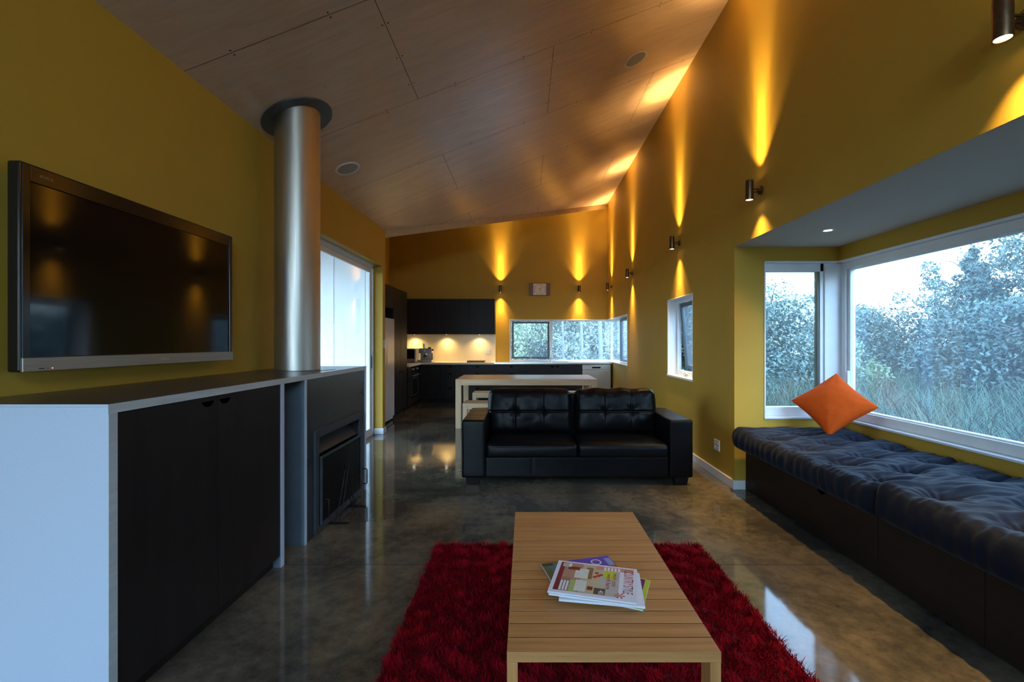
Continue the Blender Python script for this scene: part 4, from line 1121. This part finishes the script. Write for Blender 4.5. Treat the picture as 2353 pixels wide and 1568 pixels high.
def back_fn(seed, hx):
    tx_ = [(-0.16, 0.0), (0.14, 0.0)] if seed < 3 else [(-0.13, 0.0), (0.16, 0.01)]
    def f(P, q):
        P = P.copy(); front = q[:, 1] < 0
        bul = 0.055 * (1 - np.abs(q[:, 0]) ** 3) * (1 - np.abs(q[:, 2]) ** 3)
        P[:, 1] -= np.where(front, bul * np.clip(-q[:, 1], 0, 1), 0)
        # crown of the top edge and softer corners
        P[:, 2] += 0.016 * (1 - q[:, 0] ** 4) * (q[:, 2] > 0.5)
        P[:, 0] *= 1 - 0.025 * (q[:, 2] > 0.5) * np.clip(q[:, 2] - 0.5, 0, 1) * 2
        for cx, cz in tx_:
            d2 = (P[:, 0] - cx) ** 2 + (P[:, 2] - cz) ** 2
            dip = 0.018 * np.exp(-d2 / 0.0022) + 0.010 * np.exp(-d2 / 0.02)
            ang = np.arctan2(P[:, 2] - cz, P[:, 0] - cx)
            dip += 0.0015 * np.sin(ang * 7 + seed) * np.exp(-d2 / 0.008)
            dip += 0.010 * np.exp(-((P[:, 0] - cx) / 0.010) ** 2) * (np.abs(q[:, 2]) < 0.9)   # upright seam
            P[:, 1] += np.where(front, dip, 0)
        seam = 0.010 * np.exp(-((P[:, 2]) / 0.010) ** 2)
        P[:, 1] += np.where(front, seam, 0)
        n_ = nz3(P, 5, seed); n2 = nz3(P, 14, seed)
        P[:, 1] -= np.where(front, 0.010 * n_ + 0.003 * n2, 0)
        if seed > 3:
            top_ = np.clip(q[:, 2] - 0.6, 0, 1) * 2.5
            P[:, 1] += np.where(front, 0.007 * np.sin(P[:, 0] * 42 + 6 * P[:, 2]) * top_, 0)
            P[:, 2] += 0.006 * np.sin(P[:, 0] * 24) * (q[:, 2] > 0.8)
        return P
    return f
def tilt_back(o, ang, pz):
    # lean the cushion about its lower edge (baked into the mesh)
    n_ = len(o.data.vertices); co = np.empty(n_ * 3, dtype=np.float32); o.data.vertices.foreach_get('co', co); co = co.reshape(-1, 3)
    y0 = co[:, 1].mean(); z = co[:, 2] - pz; y = co[:, 1] - y0
    c, s_ = math.cos(ang), math.sin(ang)
    co[:, 1] = y0 + y * c + z * s_; co[:, 2] = pz - y * s_ + z * c
    o.data.vertices.foreach_set('co', co.ravel()); o.data.update()
for x0, x1, sd in ((-0.402, 0.494, 1.0), (0.522, 1.402, 4.0)):
    o = soft('back_cushion', x0, x1, 4.80, 4.97, 0.388, 0.852, 0.06, 90, 6, 60, back_fn(sd, (x1-x0)/2), M['leather'], sf, SO)
    tilt_back(o, R(7), 0.388)
for xa in (-0.57, 1.42):
    for ya in (4.33, 5.05):
        b = MB(); b.add([(xa, ya, 0.078), (xa+.135, ya, 0.078), (xa+.135, ya+.1, 0.078), (xa, ya+.1, 0.078), (xa+.012, ya+.01, 0), (xa+.123, ya+.01, 0), (xa+.123, ya+.09, 0), (xa+.012, ya+.09, 0)],
                        [(0,1,2,3),(7,6,5,4),(0,4,5,1),(1,5,6,2),(2,6,7,3),(3,7,4,0)])
        b.build('foot', M['blackdoor'], sf, bevel=0.002)

# ------------------------------------------------------------------ rug
RX0, RX1, RY0, RY1 = -0.592, 1.160, 0.75, 3.035
rg = thing('shag_rug', 'red shag rug under the slatted coffee table', 'rug', (0.284, 1.9, 0))
b = MB(); b.box(RX0 + 0.012, RY0 + 0.012, 0, RX1 - 0.012, RY1 - 0.012, 0.008); b.build('backing', M['backing'], rg)
def blades(n, x, y, z, h, wd, lean, curl, ang=None):
    """curved tapering strips: returns verts, faces"""
    a = rng.uniform(0, 2*math.pi, n) if ang is None else ang
    dx, dy = np.cos(a), np.sin(a)
    px, py = -dy * wd, dx * wd
    V = np.zeros((n, 7, 3)); 
    for k, t in enumerate((0, 0.4, 0.75)):
        s = lean * (t ** 1.6); zz = z + h * (t - curl * t * t)
        wk = 1 - 0.45 * t
        cx, cy = x + dx * s, y + dy * s
        V[:, 2*k] = np.stack([cx - px*wk, cy - py*wk, zz], 1); V[:, 2*k+1] = np.stack([cx + px*wk, cy + py*wk, zz], 1)
    V[:, 6] = np.stack([x + dx * lean, y + dy * lean, z + h * (1 - curl)], 1)
    base = np.arange(n)[:, None] * 7
    F = np.concatenate([base + np.array([[0, 1, 3, 2]]), base + np.array([[2, 3, 5, 4]])]), 
    Tt = base + np.array([[4, 5, 6]])
    return V.reshape(-1, 3), F[0], Tt
N = 120000
px_ = rng.uniform(RX0, RX1, N); py_ = rng.uniform(RY0, RY1, N)
# lean directions vary in patches, giving the tufted look
pat = np.sin(px_*23 + 2.1*np.sin(py_*17)) * np.cos(py_*21 + 1.7*np.sin(px_*19))
ang = pat * 2.2 + rng.normal(0, 0.9, N) + 4.2
hh_ = (0.034 + 0.008 * np.sin(px_*31 + py_*13) * np.cos(py_*27 - px_*9)) * rng.uniform(0.75, 1.15, N)
V, F, Tr = blades(N, px_, py_, np.full(N, 0.006), hh_, np.full(N, 0.0017), rng.uniform(0.012, 0.032, N), np.full(N, 0.12), ang)
F2 = np.concatenate([F, np.stack([Tr[:, 0], Tr[:, 1], Tr[:, 2], Tr[:, 2]], 1)])
me_v = V - np.array([0.284, 1.9, 0])
quads = F2[:len(F)]
o = None
def mixed_mesh(name, V, quads, tris, m, parent=None, smooth=False):
    me = bpy.data.meshes.new(name)
    nq, nt = len(quads), len(tris)
    me.vertices.add(len(V)); me.vertices.foreach_set('co', V.astype(np.float32).ravel())
    me.loops.add(nq*4 + nt*3); me.loops.foreach_set('vertex_index', np.concatenate([quads.ravel(), tris.ravel()]).astype(np.int32))
    me.polygons.add(nq + nt)
    me.polygons.foreach_set('loop_start', np.concatenate([np.arange(nq)*4, nq*4 + np.arange(nt)*3]).astype(np.int32))
    me.polygons.foreach_set('loop_total', np.concatenate([np.full(nq, 4), np.full(nt, 3)]).astype(np.int32))
    me.polygons.foreach_set('use_smooth', np.full(nq+nt, smooth, dtype=bool))
    me.materials.append(m); me.update(calc_edges=True)
    o = bpy.data.objects.new(name, me); col.objects.link(o)
    if parent is not None: o.parent = parent
    return o
pl = mixed_mesh('pile', me_v, F, Tr, M['pile'], rg); pl['kind'] = 'stuff'

# ------------------------------------------------------------------ coffee table
CX0, CX1, CY0, CY1, CTZ = -0.054, 0.576, 1.337, 2.441, 0.449
ct = thing('coffee_table', 'slatted teak coffee table on the red rug', 'table', (0.26, 1.89, 0))
nb = 16; wv = (CY1 - CY0) / nb
for k in range(nb):
    b = MB(); b.box(CX0, CY0 + k*wv + (0.0022 if k else 0), CTZ - 0.030, CX1, CY0 + (k+1)*wv - (0.0022 if k < nb - 1 else 0), CTZ); b.build('slat', M['teak'], ct, bevel=0.0007)
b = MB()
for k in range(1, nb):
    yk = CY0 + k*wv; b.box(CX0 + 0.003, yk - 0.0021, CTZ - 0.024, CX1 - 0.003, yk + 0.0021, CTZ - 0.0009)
b.build('gap_shade_strips', M['gapshade'], ct)  # dark strips added between the slats to draw the shade in the gaps
zl = 0.008
for xa in (CX0, CX1 - 0.032):
    for ya in (CY0, CY1 - 0.075):
        b = MB(); b.box(xa, ya, zl, xa + 0.032, ya + 0.072, CTZ - 0.0302); b.build('leg', M['teakz'], ct, bevel=0.002)
    b = MB(); xm = xa + 0.004; b.box(xm, CY0 + 0.075, CTZ - 0.056, xm + 0.024, CY1 - 0.078, CTZ - 0.0302); b.build('side_rail', M['teaky'], ct, bevel=0.0015)

# ------------------------------------------------------------------ magazines
def flat(name, c): 
    return mat(name, c, 0.3, var=0.06, scale=40)
C_ = {k: flat('print_' + k, v) for k, v in dict(burgundy=(0.20, 0.012, 0.03), brick=(0.42, 0.24, 0.17), brickdark=(0.30, 0.17, 0.13), straw=(0.52, 0.46, 0.30), leaf=(0.36, 0.48, 0.16),
     lime=(0.50, 0.60, 0.05), stone=(0.44, 0.46, 0.42), red=(0.50, 0.01, 0.03), blush=(0.58, 0.26, 0.22), dark=(0.05, 0.055, 0.04), blue=(0.012, 0.04, 0.48), teal=(0.05, 0.20, 0.24),
     yellow=(0.80, 0.50, 0.01), pale=(0.70, 0.72, 0.62), forest=(0.10, 0.16, 0.07), brown=(0.22, 0.12, 0.06), violet=(0.16, 0.01, 0.16), skyblue=(0.15, 0.32, 0.70), maroon=(0.17, 0.02, 0.015)).items()}
MZ = CTZ
def magazine(label, cx, cy, rot, L, W, t, cover):
    """long edge along local x; masthead along +x edge"""
    global MZ
    o = thing('magazine', label, 'magazine', (cx, cy, MZ), R(rot), 'magazines on the coffee table')
    b = MB()
    nl = 4
    for k in range(nl):
        s = 0.0006 * (k % 2)
        b.box(-L/2 + s, -W/2 + s, t*k/nl + 0.00005, L/2 - s, W/2 - s, t*(k+1)/nl)
    b.build('pages', M['paper'], o, local=True)
    b = MB(); b.box(-L/2, -W/2, t, L/2, W/2, t + 0.0004); b.build('cover', cover, o, local=True)
    MZ += t + 0.0016
    return o, t + 0.0004
def panel(o, z, x0, y0, x1, y1, c, name='print', lift=1):
    b = MB(); h = 0.00008 * lift
    b.box(x0, y0, z, x1, y1, z + h); return b.build(name, C_[c] if isinstance(c, str) else c, o, local=True)
def mtext(o, z, s, size, x, y, c, shear=0.0, sx=1.0):
    # reading towards the camera (local -y), letter tops towards +x
    m4 = frame4((x, y, z), (0, -1, 0), (1, 0, 0))
    m4 = m4 @ Matrix.Diagonal((sx, 1, 1, 1))
    return text_mesh('lettering', s, size, C_[c] if isinstance(c, str) else c, o, m4, shear=shear)
# bottom: yellow-green one, then the blue travel magazine, a pale one, and the country magazine on top
o, z = magazine('lime green magazine, lowest of the pile with its corner showing at the right', 0.310, 1.690, -22, 0.275, 0.21, 0.004, C_['lime'])
panel(o, z, 0.085, 0.02, 0.12, 0.1, 'violet'); panel(o, z, 0.10, -0.06, 0.112, -0.02, 'dark', lift=2)
o, z = magazine('blue magazine sticking out at the back of the pile', 0.232, 1.780, 14, 0.292, 0.215, 0.005, C_['blue'])
panel(o, z, -0.146, -0.107, -0.03, 0.107, 'forest'); panel(o, z, -0.12, 0.02, -0.05, 0.09, 'teal', lift=2); panel(o, z, -0.146, 0.085, -0.1, 0.107, 'dark', lift=2)
panel(o, z, -0.03, -0.107, 0.146, 0.035, 'brown', lift=1.5); panel(o, z, 0.0, -0.1, 0.12, 0.0, 'leaf', lift=2.5); panel(o, z, 0.06, 0.005, 0.115, 0.022, 'yellow', lift=2.5)
panel(o, z, 0.118, 0.03, 0.143, 0.09, 'skyblue', lift=2)
mtext(o, z + 0.0003, 'O', 0.062, 0.055, 0.092, 'pale')
o, z = magazine('white magazine lying skewed just below the country magazine', 0.278, 1.668, -9, 0.292, 0.225, 0.007, M['paper'])
panel(o, z, -0.13, -0.1, 0.07, 0.105, 'stone'); panel(o, z, -0.05, 0.06, 0.07, 0.105, 'teal', lift=2); mtext(o, z + 0.0003, 'country', 0.03, 0.10, 0.10, 'dark')
o, z = magazine('white magazine with closed pages directly under the country magazine', 0.257, 1.677, -14.6, 0.302, 0.232, 0.006, M['paper'])
o, z = magazine('country living magazine with red title, topmost of the pile', 0.2545, 1.681, -14.2, 0.305, 0.235, 0.005, M['paper'])
x0, x1, y0, y1 = -0.138, 0.120, -0.100, 0.108
panel(o, z, x0, y0, x0 + 0.018, y1, 'burgundy')
panel(o, z, x0 + 0.018, y0, -0.05, y1, 'brick'); panel(o, z, x0 + 0.02, y0, -0.085, -0.005, 'brickdark', lift=2)
panel(o, z, -0.05, y0, 0.02, y1, 'straw'); panel(o, z, 0.02, y0, 0.09, y1, 'stone')
panel(o, z, -0.085, y0, -0.055, -0.02, 'leaf', lift=2)
panel(o, z, 0.03, 0.02, 0.075, 0.075, 'lime', lift=2)
panel(o, z, 0.0, 0.080, 0.14, y1, 'blush', lift=2)
panel(o, z, -0.075, 0.0, -0.025, 0.07, 'pale', lift=3); panel(o, z, -0.035, 0.0, -0.01, 0.085, 'brown', lift=2.5)
panel(o, z, -0.105, 0.055, -0.06, 0.08, 'maroon', lift=3.2); panel(o, z, -0.02, -0.075, 0.0, -0.05, 'maroon', lift=3)
panel(o, z, 0.005, y0 + 0.004, 0.045, -0.055, 'dark', lift=3); panel(o, z, -0.065, -0.09, -0.025, -0.015, 'pale', lift=2.6)
panel(o, z, -0.128, 0.075, -0.095, 0.102, M['paper'], lift=4)
for k in range(9): panel(o, z, -0.126, 0.077 + k * 0.0028, -0.105, 0.0782 + k * 0.0028, 'dark', lift=5)
for px, py in ((0.005, 0.05), (0.012, 0.03), (0.0, 0.02), (0.022, 0.04)):
    b = MB(); b.cyl((px, py, z), (px, py, z + 0.0003), 0.008, n=12); b.build('print', C_['red'], o, local=True)
zt_ = z + 0.0005
t1 = mtext(o, zt_, 'COUNTRY', 0.050, 0.106, 0.098, 'red', sx=0.44)
t2 = mtext(o, zt_, 'STYLE', 0.050, 0.106, -0.012, 'burgundy', sx=0.44)
mtext(o, zt_, '*', 0.08, 0.056, -0.070, 'red')
mtext(o, zt_, 'wish you', 0.026, 0.066, 0.062, 'red', shear=0.3); mtext(o, zt_, 'were here', 0.026, 0.044, 0.055, 'red', shear=0.3)
mtext(o, zt_, '40', 0.026, 0.022, -0.068, M['paper'])
for k in range(3): panel(o, z, -0.118 + k*0.011, y0 + 0.004, -0.111 + k*0.011, -0.03, M['paper'], lift=4)
for k in range(5): panel(o, z, 0.03 + k*0.013, 0.078, 0.038 + k*0.013, 0.103, M['paper'], lift=4)

# ------------------------------------------------------------------ window seat
ws = thing('window_seat', 'long dark brown timber window seat base under the bay window', 'bench seat', (2.45, 2.2, 0))
b = MB(); b.box(2.05, BY0 + 0.002, 0.07, BX - 0.002, BY1 - 0.002, 0.395); b.box(2.09, BY0 + 0.002, 0, BX - 0.002, BY1 - 0.002, 0.07); b.build('carcass', M['benchwood'], ws)
ys = [BY0 + 0.01, 1.10, 2.01, 2.62, 3.62, BY1 - 0.018]
for a, c in zip(ys[:-1], ys[1:]):
    b = MB(); b.box(2.03, a + 0.0015, 0.012, 2.05, c - 0.0015, 0.392); pnl = b.build('front_panel', M['benchwood'], ws, bevel=0.001)
    if c - a > 0.8:
        b = MB(); d_slot(b, (2.03, (a + c) / 2, 0.33), 0.08, 0.026, 'x', t=-0.0012); b.build('finger_slot', M['slot'], pnl)

def futon(label, y0, y1, z0, th, seed, tufts_off):
    x0, x1 = 1.888, BX - 0.012
    hx, hy = (x1-x0)/2, (y1-y0)/2
    nx, ny = 120, int(150 * (y1-y0) / (x1-x0))
    pos, fc, q = rbox(hx, hy, th/2, 0.055, nx, ny, 6, rs=5)
    tuft = []
    rows_ = [-0.62, 0.0, 0.60]
    sp = 0.36
    for ri, r_ in enumerate(rows_):
        y = -hy + 0.17 + tufts_off + (sp / 2 if ri % 2 else 0)
        while y < hy - 0.08:
            tuft.append((r_ * hx + random.uniform(-0.02, 0.02), y + random.uniform(-0.02, 0.02))); y += sp
    top_ = np.clip((q[:, 2] + 0.2), 0, 1)
    P = pos.copy()
    dz = np.zeros(len(P))
    mind = np.full(len(P), 9.0)
    for tx_, ty_ in tuft:
        dx = P[:, 0] - tx_; dy = P[:, 1] - ty_
        d2 = dx*dx*0.8 + dy*dy
        d_ = np.sqrt(d2)
        mind = np.minimum(mind, d_)
        dz -= 0.032 * np.exp(-d2 / 0.0022)
        a_ = np.arctan2(dy, dx)
        dz += 0.0065 * np.sin(a_ * 10 + tx_ * 40 + 3 * ty_) * np.exp(-d2 / 0.010) * (1 - np.exp(-d2 / 0.0012))
    # valleys across the futon through each tuft, pillowy ridges between
    dz += 0.050 * (1 - np.exp(-(mind / 0.12) ** 2)) - 0.020
    for tx_, ty_ in tuft:
        dy = P[:, 1] - ty_; dx = P[:, 0] - tx_
        dz -= 0.017 * np.exp(-((dy + 0.05 * dx) / 0.020) ** 2) * np.exp(-(dx / 0.24) ** 2)
    n1 = nz3(P, 4.5, seed); n2 = nz3(P * np.array([0.35, 1.6, 1.0]), 16, seed)
    n3 = nz3(P * np.array([0.25, 1.0, 1.0]), 34, seed)
    dz += 0.012 * n1 + 0.010 * n2 + 0.007 * n3
    P[:, 2] += dz * top_
    # wrinkled, bulging rolled edges
    side = (1 - np.clip(np.abs(q[:, 2]), 0, 1) ** 2)
    fr_ = (q[:, 0] < -0.9)
    P[:, 0] -= fr_ * side * (0.020 + 0.010 * nz3(P * np.array([0.4, 1.0, 0.35]), 9, seed) + 0.004 * np.sin(P[:, 1] * 70 + 4 * n1))
    P[:, 1] += (np.abs(q[:, 1]) > 0.9) * np.sign(q[:, 1]) * side * (-0.002 if False else 0.0)
    P[:, 2] += th / 2
    o = np_mesh('seat_mattress', P, fc, M['futon'])
    o.location = ((x0+x1)/2, (y0+y1)/2, z0)
    tag(o, label, 'mattress', 'tufted mattresses on the window seat')
    return o
futon('tufted navy mattress at the far end of the window seat under the orange cushion', 2.475, BY1 - 0.055, 0.397, 0.165, 2.0, 0.0)
futon('tufted navy mattress on the near end of the window seat, cut by the picture edge', BY0 + 0.02, 2.465, 0.397, 0.195, 8.0, -0.02)

# orange cushion standing on its corner
def pillow(a, T_, n=44):
    us = np.sin(np.linspace(-math.pi/2, math.pi/2, n))
    U, Vv = np.meshgrid(us, us, indexing='ij')
    X = a * U * (1 - 0.085 * (1 - Vv**2) ** 1.2); Y = a * Vv * (1 - 0.085 * (1 - U**2) ** 1.2)
    H = T_ * np.sqrt(np.clip((1 - U**2) , 0, 1)) ** 0.75 * np.sqrt(np.clip(1 - Vv**2, 0, 1)) ** 0.75
    pts = []
    for s in (1, -1):
        ZZ = s * H
        P = np.stack([X.ravel(), Y.ravel(), ZZ.ravel()], 1)
        w_ = nz3(P, 7, 3.0) * 0.008 + nz3(P, 18, 5.0) * 0.0035
        edge = (1 - np.abs(U.ravel()) ** 6) * (1 - np.abs(Vv.ravel()) ** 6)
        for (ex, ey) in ((1, -1), (-1, -1), (1, 1), (-1, 1)):
            dx = P[:, 0] - ex * a; dy = P[:, 1] - ey * a
            rr = np.hypot(dx, dy); an = np.arctan2(dy, dx)
            w_ += 0.0035 * np.sin(an * 13 + 2.3 * ex + 1.1 * ey) * np.exp(-(rr / 0.15) ** 2)
        P[:, 2] += s * w_ * edge
        pts.append(P)
    idx = np.arange(n*n).reshape(n, n)
    f1 = np.stack([idx[:-1, :-1], idx[1:, :-1], idx[1:, 1:], idx[:-1, 1:]], -1).reshape(-1, 4)
    f2 = f1[:, ::-1] + n*n
    V_ = np.concatenate(pts)
    return V_, np.concatenate([f1, f2])
Vp, Fp = pillow(0.226, 0.10)
cu = np_mesh('cushion', Vp, Fp, M['orange'])
bm = bmesh.new(); bm.from_mesh(cu.data); bmesh.ops.remove_doubles(bm, verts=bm.verts[:], dist=0.0004); bm.to_mesh(cu.data); bm.free()
cu.data.polygons.foreach_set('use_smooth', [True] * len(cu.data.polygons))
tag(cu, 'orange cushion leaning in the window corner on the navy mattress', 'cushion')
# local x,y = face; stand on a corner, lean back, turn to the room
rot = Matrix.Rotation(R(-43), 4, 'Z') @ Matrix.Rotation(R(90 - 37), 4, 'X') @ Matrix.Rotation(R(45), 4, 'Z')
cu.matrix_world = Matrix.Translation((2.685, 3.975, 0.822)) @ rot

# ------------------------------------------------------------------ outside
b = MB(); b.box(-60, -40, -0.5, 90, 90, -0.3)
g_ = b.build('ground', M['soil']); struct(g_, 'scrubby ground outside the house', 'ground')

def leaves(n, centers, radii, size, flat_=0.0):
    k = rng.integers(0, len(centers), n)
    d = rng.normal(size=(n, 3)); d /= np.linalg.norm(d, axis=1, keepdims=True)
    r = rng.uniform(0.35, 1.0, n) ** 0.6
    c = centers[k] + d * (radii[k] * r[:, None])
    a = rng.normal(size=(n, 3)); a /= np.linalg.norm(a, axis=1, keepdims=True)
    bvec = np.cross(a, rng.normal(size=(n, 3))); bvec /= np.linalg.norm(bvec, axis=1, keepdims=True)
    s = size * rng.uniform(0.6, 1.4, n)[:, None]
    V = np.stack([c - a*s, c + bvec*s*0.45, c + a*s, c - bvec*s*0.45], 1)
    F = np.arange(n*4).reshape(n, 4)
    return V.reshape(-1, 3), F

def tree(name, label, x, y, h, wdt, style, lm, group=None, n=3500, trunk=True, size=0.06):
    n = int(n * 2.6)
    z0 = -0.3
    o = thing(name, label, 'tree' if 'tree' in name else 'bush', (x, y, z0), 0, group)
    cs = []; rs = []
    if style == 'conifer':
        for k in range(26):
            t = k / 25; rr = wdt * 0.5 * (1 - t) ** 0.8 + 0.05
            for _ in range(3):
                a = random.uniform(0, 6.28); q = random.uniform(0.2, 1) * rr
                cs.append((q*math.cos(a), q*math.sin(a), h * (0.12 + 0.88*t))); rs.append((0.28*wdt*(1-t)+0.08,)*2 + (0.09*h/2.5,))
    elif style == 'wispy':
        for k in range(16):
            t = random.uniform(0.35, 1); a = random.uniform(0, 6.28); q = random.uniform(0, wdt * 0.5)
            cs.append((q*math.cos(a), q*math.sin(a), h*t)); rs.append((0.32, 0.32, 0.26))
    else:
        for k in range(34):
            a = random.uniform(0, 6.28); q = wdt * 0.5 * math.sqrt(random.random()); t = random.uniform(0.12, 1.0)
            rr = math.sqrt(max(0.08, 1 - ((t - 0.45) / 0.62) ** 2))
            cs.append((q*rr*math.cos(a), q*rr*math.sin(a), h*t*0.9)); s_ = random.uniform(0.16, 0.30) * wdt
            rs.append((s_, s_, s_ * 0.75))
    V, F = leaves(n, np.array(cs), np.array(rs), size if style != 'wispy' else 0.06)
    np_mesh('foliage', V, F, lm, o, smooth=False)
    if trunk:
        bb = MB()
        bb.tube([(0, 0, 0), (0.04, 0.02, h*0.3), (-0.03, 0.03, h*0.6), (0.02, 0, h*0.93)], [0.03*h/2+0.03, 0.03*h/2, 0.03*h/3, 0.01], n=8)
        for k in range(7):
            t = random.uniform(0.3, 0.85); a = random.uniform(0, 6.28); q = wdt * random.uniform(0.25, 0.45)
            bb.tube([(0, 0, h*t), (q*0.5*math.cos(a), q*0.5*math.sin(a), h*t + 0.12*h), (q*math.cos(a), q*math.sin(a), h*min(0.98, t + 0.2))], [0.02, 0.014, 0.006], n=6)
        bb.build('trunk', M['bark'], o, smooth=60, local=True)
    return o
GR = 'trees and bushes beyond the bay window'
# seen through the bay (direction x/y between 0.5 and 1.15)
spec = [
 ('pine_tree', 'slim pointed tree in the sky of the narrow bay side window', 9.4, 16.2, 3.15, 1.5, 'conifer', 1, 2600),
 ('leafy_bush', 'rounded bush at the left edge of the bay side window', 8.4, 15.5, 2.5, 3.2, 'round', 1, 3800),
 ('leafy_bush', 'yellow green bush low in the middle of the bay side window', 8.6, 13.2, 1.75, 2.6, 'round', 2, 3000),
 ('leafy_bush', 'dark bush at the right side of the bay side window', 11.6, 17.5, 2.7, 3.6, 'round', 0, 3800),
 ('leafy_bush', 'dark hedge-like bush at the left of the big bay window', 13.2, 17.4, 2.9, 4.0, 'round', 0, 4200),
 ('leafy_bush', 'blue green bush behind the orange cushion in the big bay window', 14.6, 18.6, 3.0, 4.2, 'round', 1, 4200),
 ('wispy_tree', 'thin open-crowned tree standing alone against the sky in the big bay window', 15.6, 17.3, 4.5, 2.4, 'wispy', 1, 900),
 ('leafy_bush', 'broad bush below the thin open-crowned tree', 15.9, 16.6, 3.1, 4.4, 'round', 0, 4400),
 ('pine_tree', 'dark pointed tree right of the thin open-crowned tree', 14.2, 14.4, 4.5, 2.6, 'conifer', 0, 4200),
 ('leafy_bush', 'dense bush at the foot of the dark pointed tree', 13.6, 12.8, 3.0, 3.8, 'round', 1, 4400),
 ('tall_tree', 'tallest tree at the right edge of the big bay window', 13.9, 12.2, 4.9, 3.4, 'round', 0, 5200),
 ('leafy_bush', 'big bush in front of the tallest tree', 11.6, 10.4, 2.6, 3.2, 'round', 0, 4200),
]
for nm, lb, x, y, h, wd, stl, li, n in spec:
    tree(nm, lb, x, y, h, wd, stl, LEAF[li], GR, n)
for x, y, h, wd, lb in ((10.5, 1.5, 4.4, 4.2, 'unseen bush added to block sky reflections, nearest the house'), (10.0, -3.0, 4.4, 4.4, 'unseen bush added to block sky reflections, level with the back wall'),
                        (8.5, -7.5, 4.6, 4.6, 'unseen bush added to block sky reflections, behind the back wall on the right'), (12.5, 6.0, 4.2, 4.4, 'unseen bush added to block sky reflections, just beyond the right edge of view')):
    tree('leafy_bush', lb, x, y, h, wd, 'round', LEAF[1], 'bushes added to block sky reflections', 3200, size=0.09)  # unseen bushes, added to keep bright sky out of the window reflections
for i, (x, y, h, wd, li, lb) in enumerate([
    (-2.6, 15.8, 3.3, 3.4, 2, 'yellow green bush at the left edge of the kitchen window'),
    (-0.6, 16.4, 3.2, 3.2, 2, 'pale green bush behind the dark kitchen window sash'),
    (1.4, 16.0, 3.5, 3.4, 1, 'blue green bush behind the tap'),
    (3.4, 16.6, 3.6, 3.6, 1, 'dense bush at the corner of the kitchen window'),
    (5.6, 15.4, 3.4, 3.6, 0, 'dark bush outside the right hand part of the corner window'),
    (7.0, 13.0, 3.2, 3.4, 1, 'leafy bush outside the narrow window'),
    (6.6, 18.5, 3.6, 4.0, 0, 'dark bush between the corner window and the bay view'),
    (0.4, 18.6, 4.0, 4.0, 0, 'dark tall bush far behind the dark kitchen window sash'),
    (2.6, 19.4, 4.2, 4.2, 1, 'tall bush far behind the pale trunks'),
    (-1.8, 18.8, 3.6, 4.0, 1, 'tall bush far beyond the left end of the kitchen window'),
    (5.0, 19.8, 4.2, 4.2, 0, 'tall dark bush far beyond the kitchen corner')]):
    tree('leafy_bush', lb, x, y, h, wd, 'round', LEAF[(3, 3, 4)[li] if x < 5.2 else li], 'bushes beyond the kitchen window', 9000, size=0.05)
for i, (x, y, r, lb) in enumerate([(1.15, 14.0, 0.035, 'pale thin tree trunk at the left of the kitchen window view'), (1.75, 14.2, 0.05, 'pale thin tree trunk in the middle of the kitchen window view'), (2.30, 14.0, 0.07, 'thickest pale tree trunk beside the corner of the kitchen window')]):
    o = thing('gum_tree', lb, 'tree', (x, y, -0.3), 0, 'pale gum trunks')
    bb = MB(); bb.tube([(x, y, -0.3), (x + .02, y, 1.2), (x - .03, y, 2.6), (x + 0.05, y, 4.4)], [r*1.2, r, r*0.85, r*0.5], n=10); bb.build('trunk', M['palebark'], o, smooth=60)
    V, F = leaves(900, np.array([(0, 0, 4.6), (0.08, 0.05, 4.2), (-0.08, 0.03, 4.4), (0.02, -0.08, 4.8)]), np.array([(0.16, 0.16, 0.3)] * 4), 0.06)
    np_mesh('foliage', V, F, LEAF[1], o, smooth=False)

# tall grass near the bay and along the house
ng = 42000
cl = rng.uniform(0, 1, (900, 2))
ccx = 3.9 + cl[:, 0] ** 1.3 * 9.5; ccy = 1.2 + cl[:, 1] * 14
k = rng.integers(0, 900, ng)
gx = ccx[k] + rng.normal(0, 0.16, ng); gy = ccy[k] + rng.normal(0, 0.16, ng)
keep = gx > 3.95
gx, gy, k = gx[keep], gy[keep], k[keep]; ng = len(gx)
hg = rng.uniform(0.45, 1.25, ng) * (0.55 + 0.7 * rng.uniform(0, 1, 900)[k])
V, F, Tr = blades(ng, gx, gy, np.full(ng, -0.3), hg, np.full(ng, 0.005), hg * rng.uniform(0.2, 0.75, ng), np.full(ng, 0.25))
tg = mixed_mesh('tall_grass', V, F, Tr, M['grass']); tag(tg, 'tall wild grass outside the bay window', 'grass', kind='stuff')

# daylight sampling guides at the openings
def portal(name, loc, rot, sx, sy):
    ld = bpy.data.lights.new(name, 'AREA'); ld.shape = 'RECTANGLE'; ld.size = sx; ld.size_y = sy; ld.cycles.is_portal = True
    o = bpy.data.objects.new(name, ld); o.location = loc; o.rotation_euler = rot; col.objects.link(o)
portal('daylight_bay', (BX + 0.16, 2.3, 1.385), (0, R(90), 0), 1.46, 3.8)
portal('daylight_bay_side', (2.55, BY1 + 0.16, 1.385), (R(-90), 0, 0), 0.7, 1.46)
portal('daylight_garden_door', (-1.36, YB - 0.17, 1.3), (R(90), 0, 0), 1.28, 2.6)
portal('daylight_high', (0.7, YB - 0.17, 3.035), (R(90), 0, 0), 2.1, 0.83)
portal('daylight_sliding_door', (XL - 0.26, 5.58, 1.24), (0, R(-90), 0), 2.49, 2.33)
portal('daylight_kitchen', (0.8, YF + 0.16, 1.4), (R(-90), 0, 0), 2.5, 1.0)
portal('daylight_kitchen_side', (XR + 0.17, 9.7, 1.4), (0, R(90), 0), 1.0, 2.2)
portal('daylight_narrow', (XR + 0.3, 5.72, 1.43), (0, R(90), 0), 1.1, 1.0)
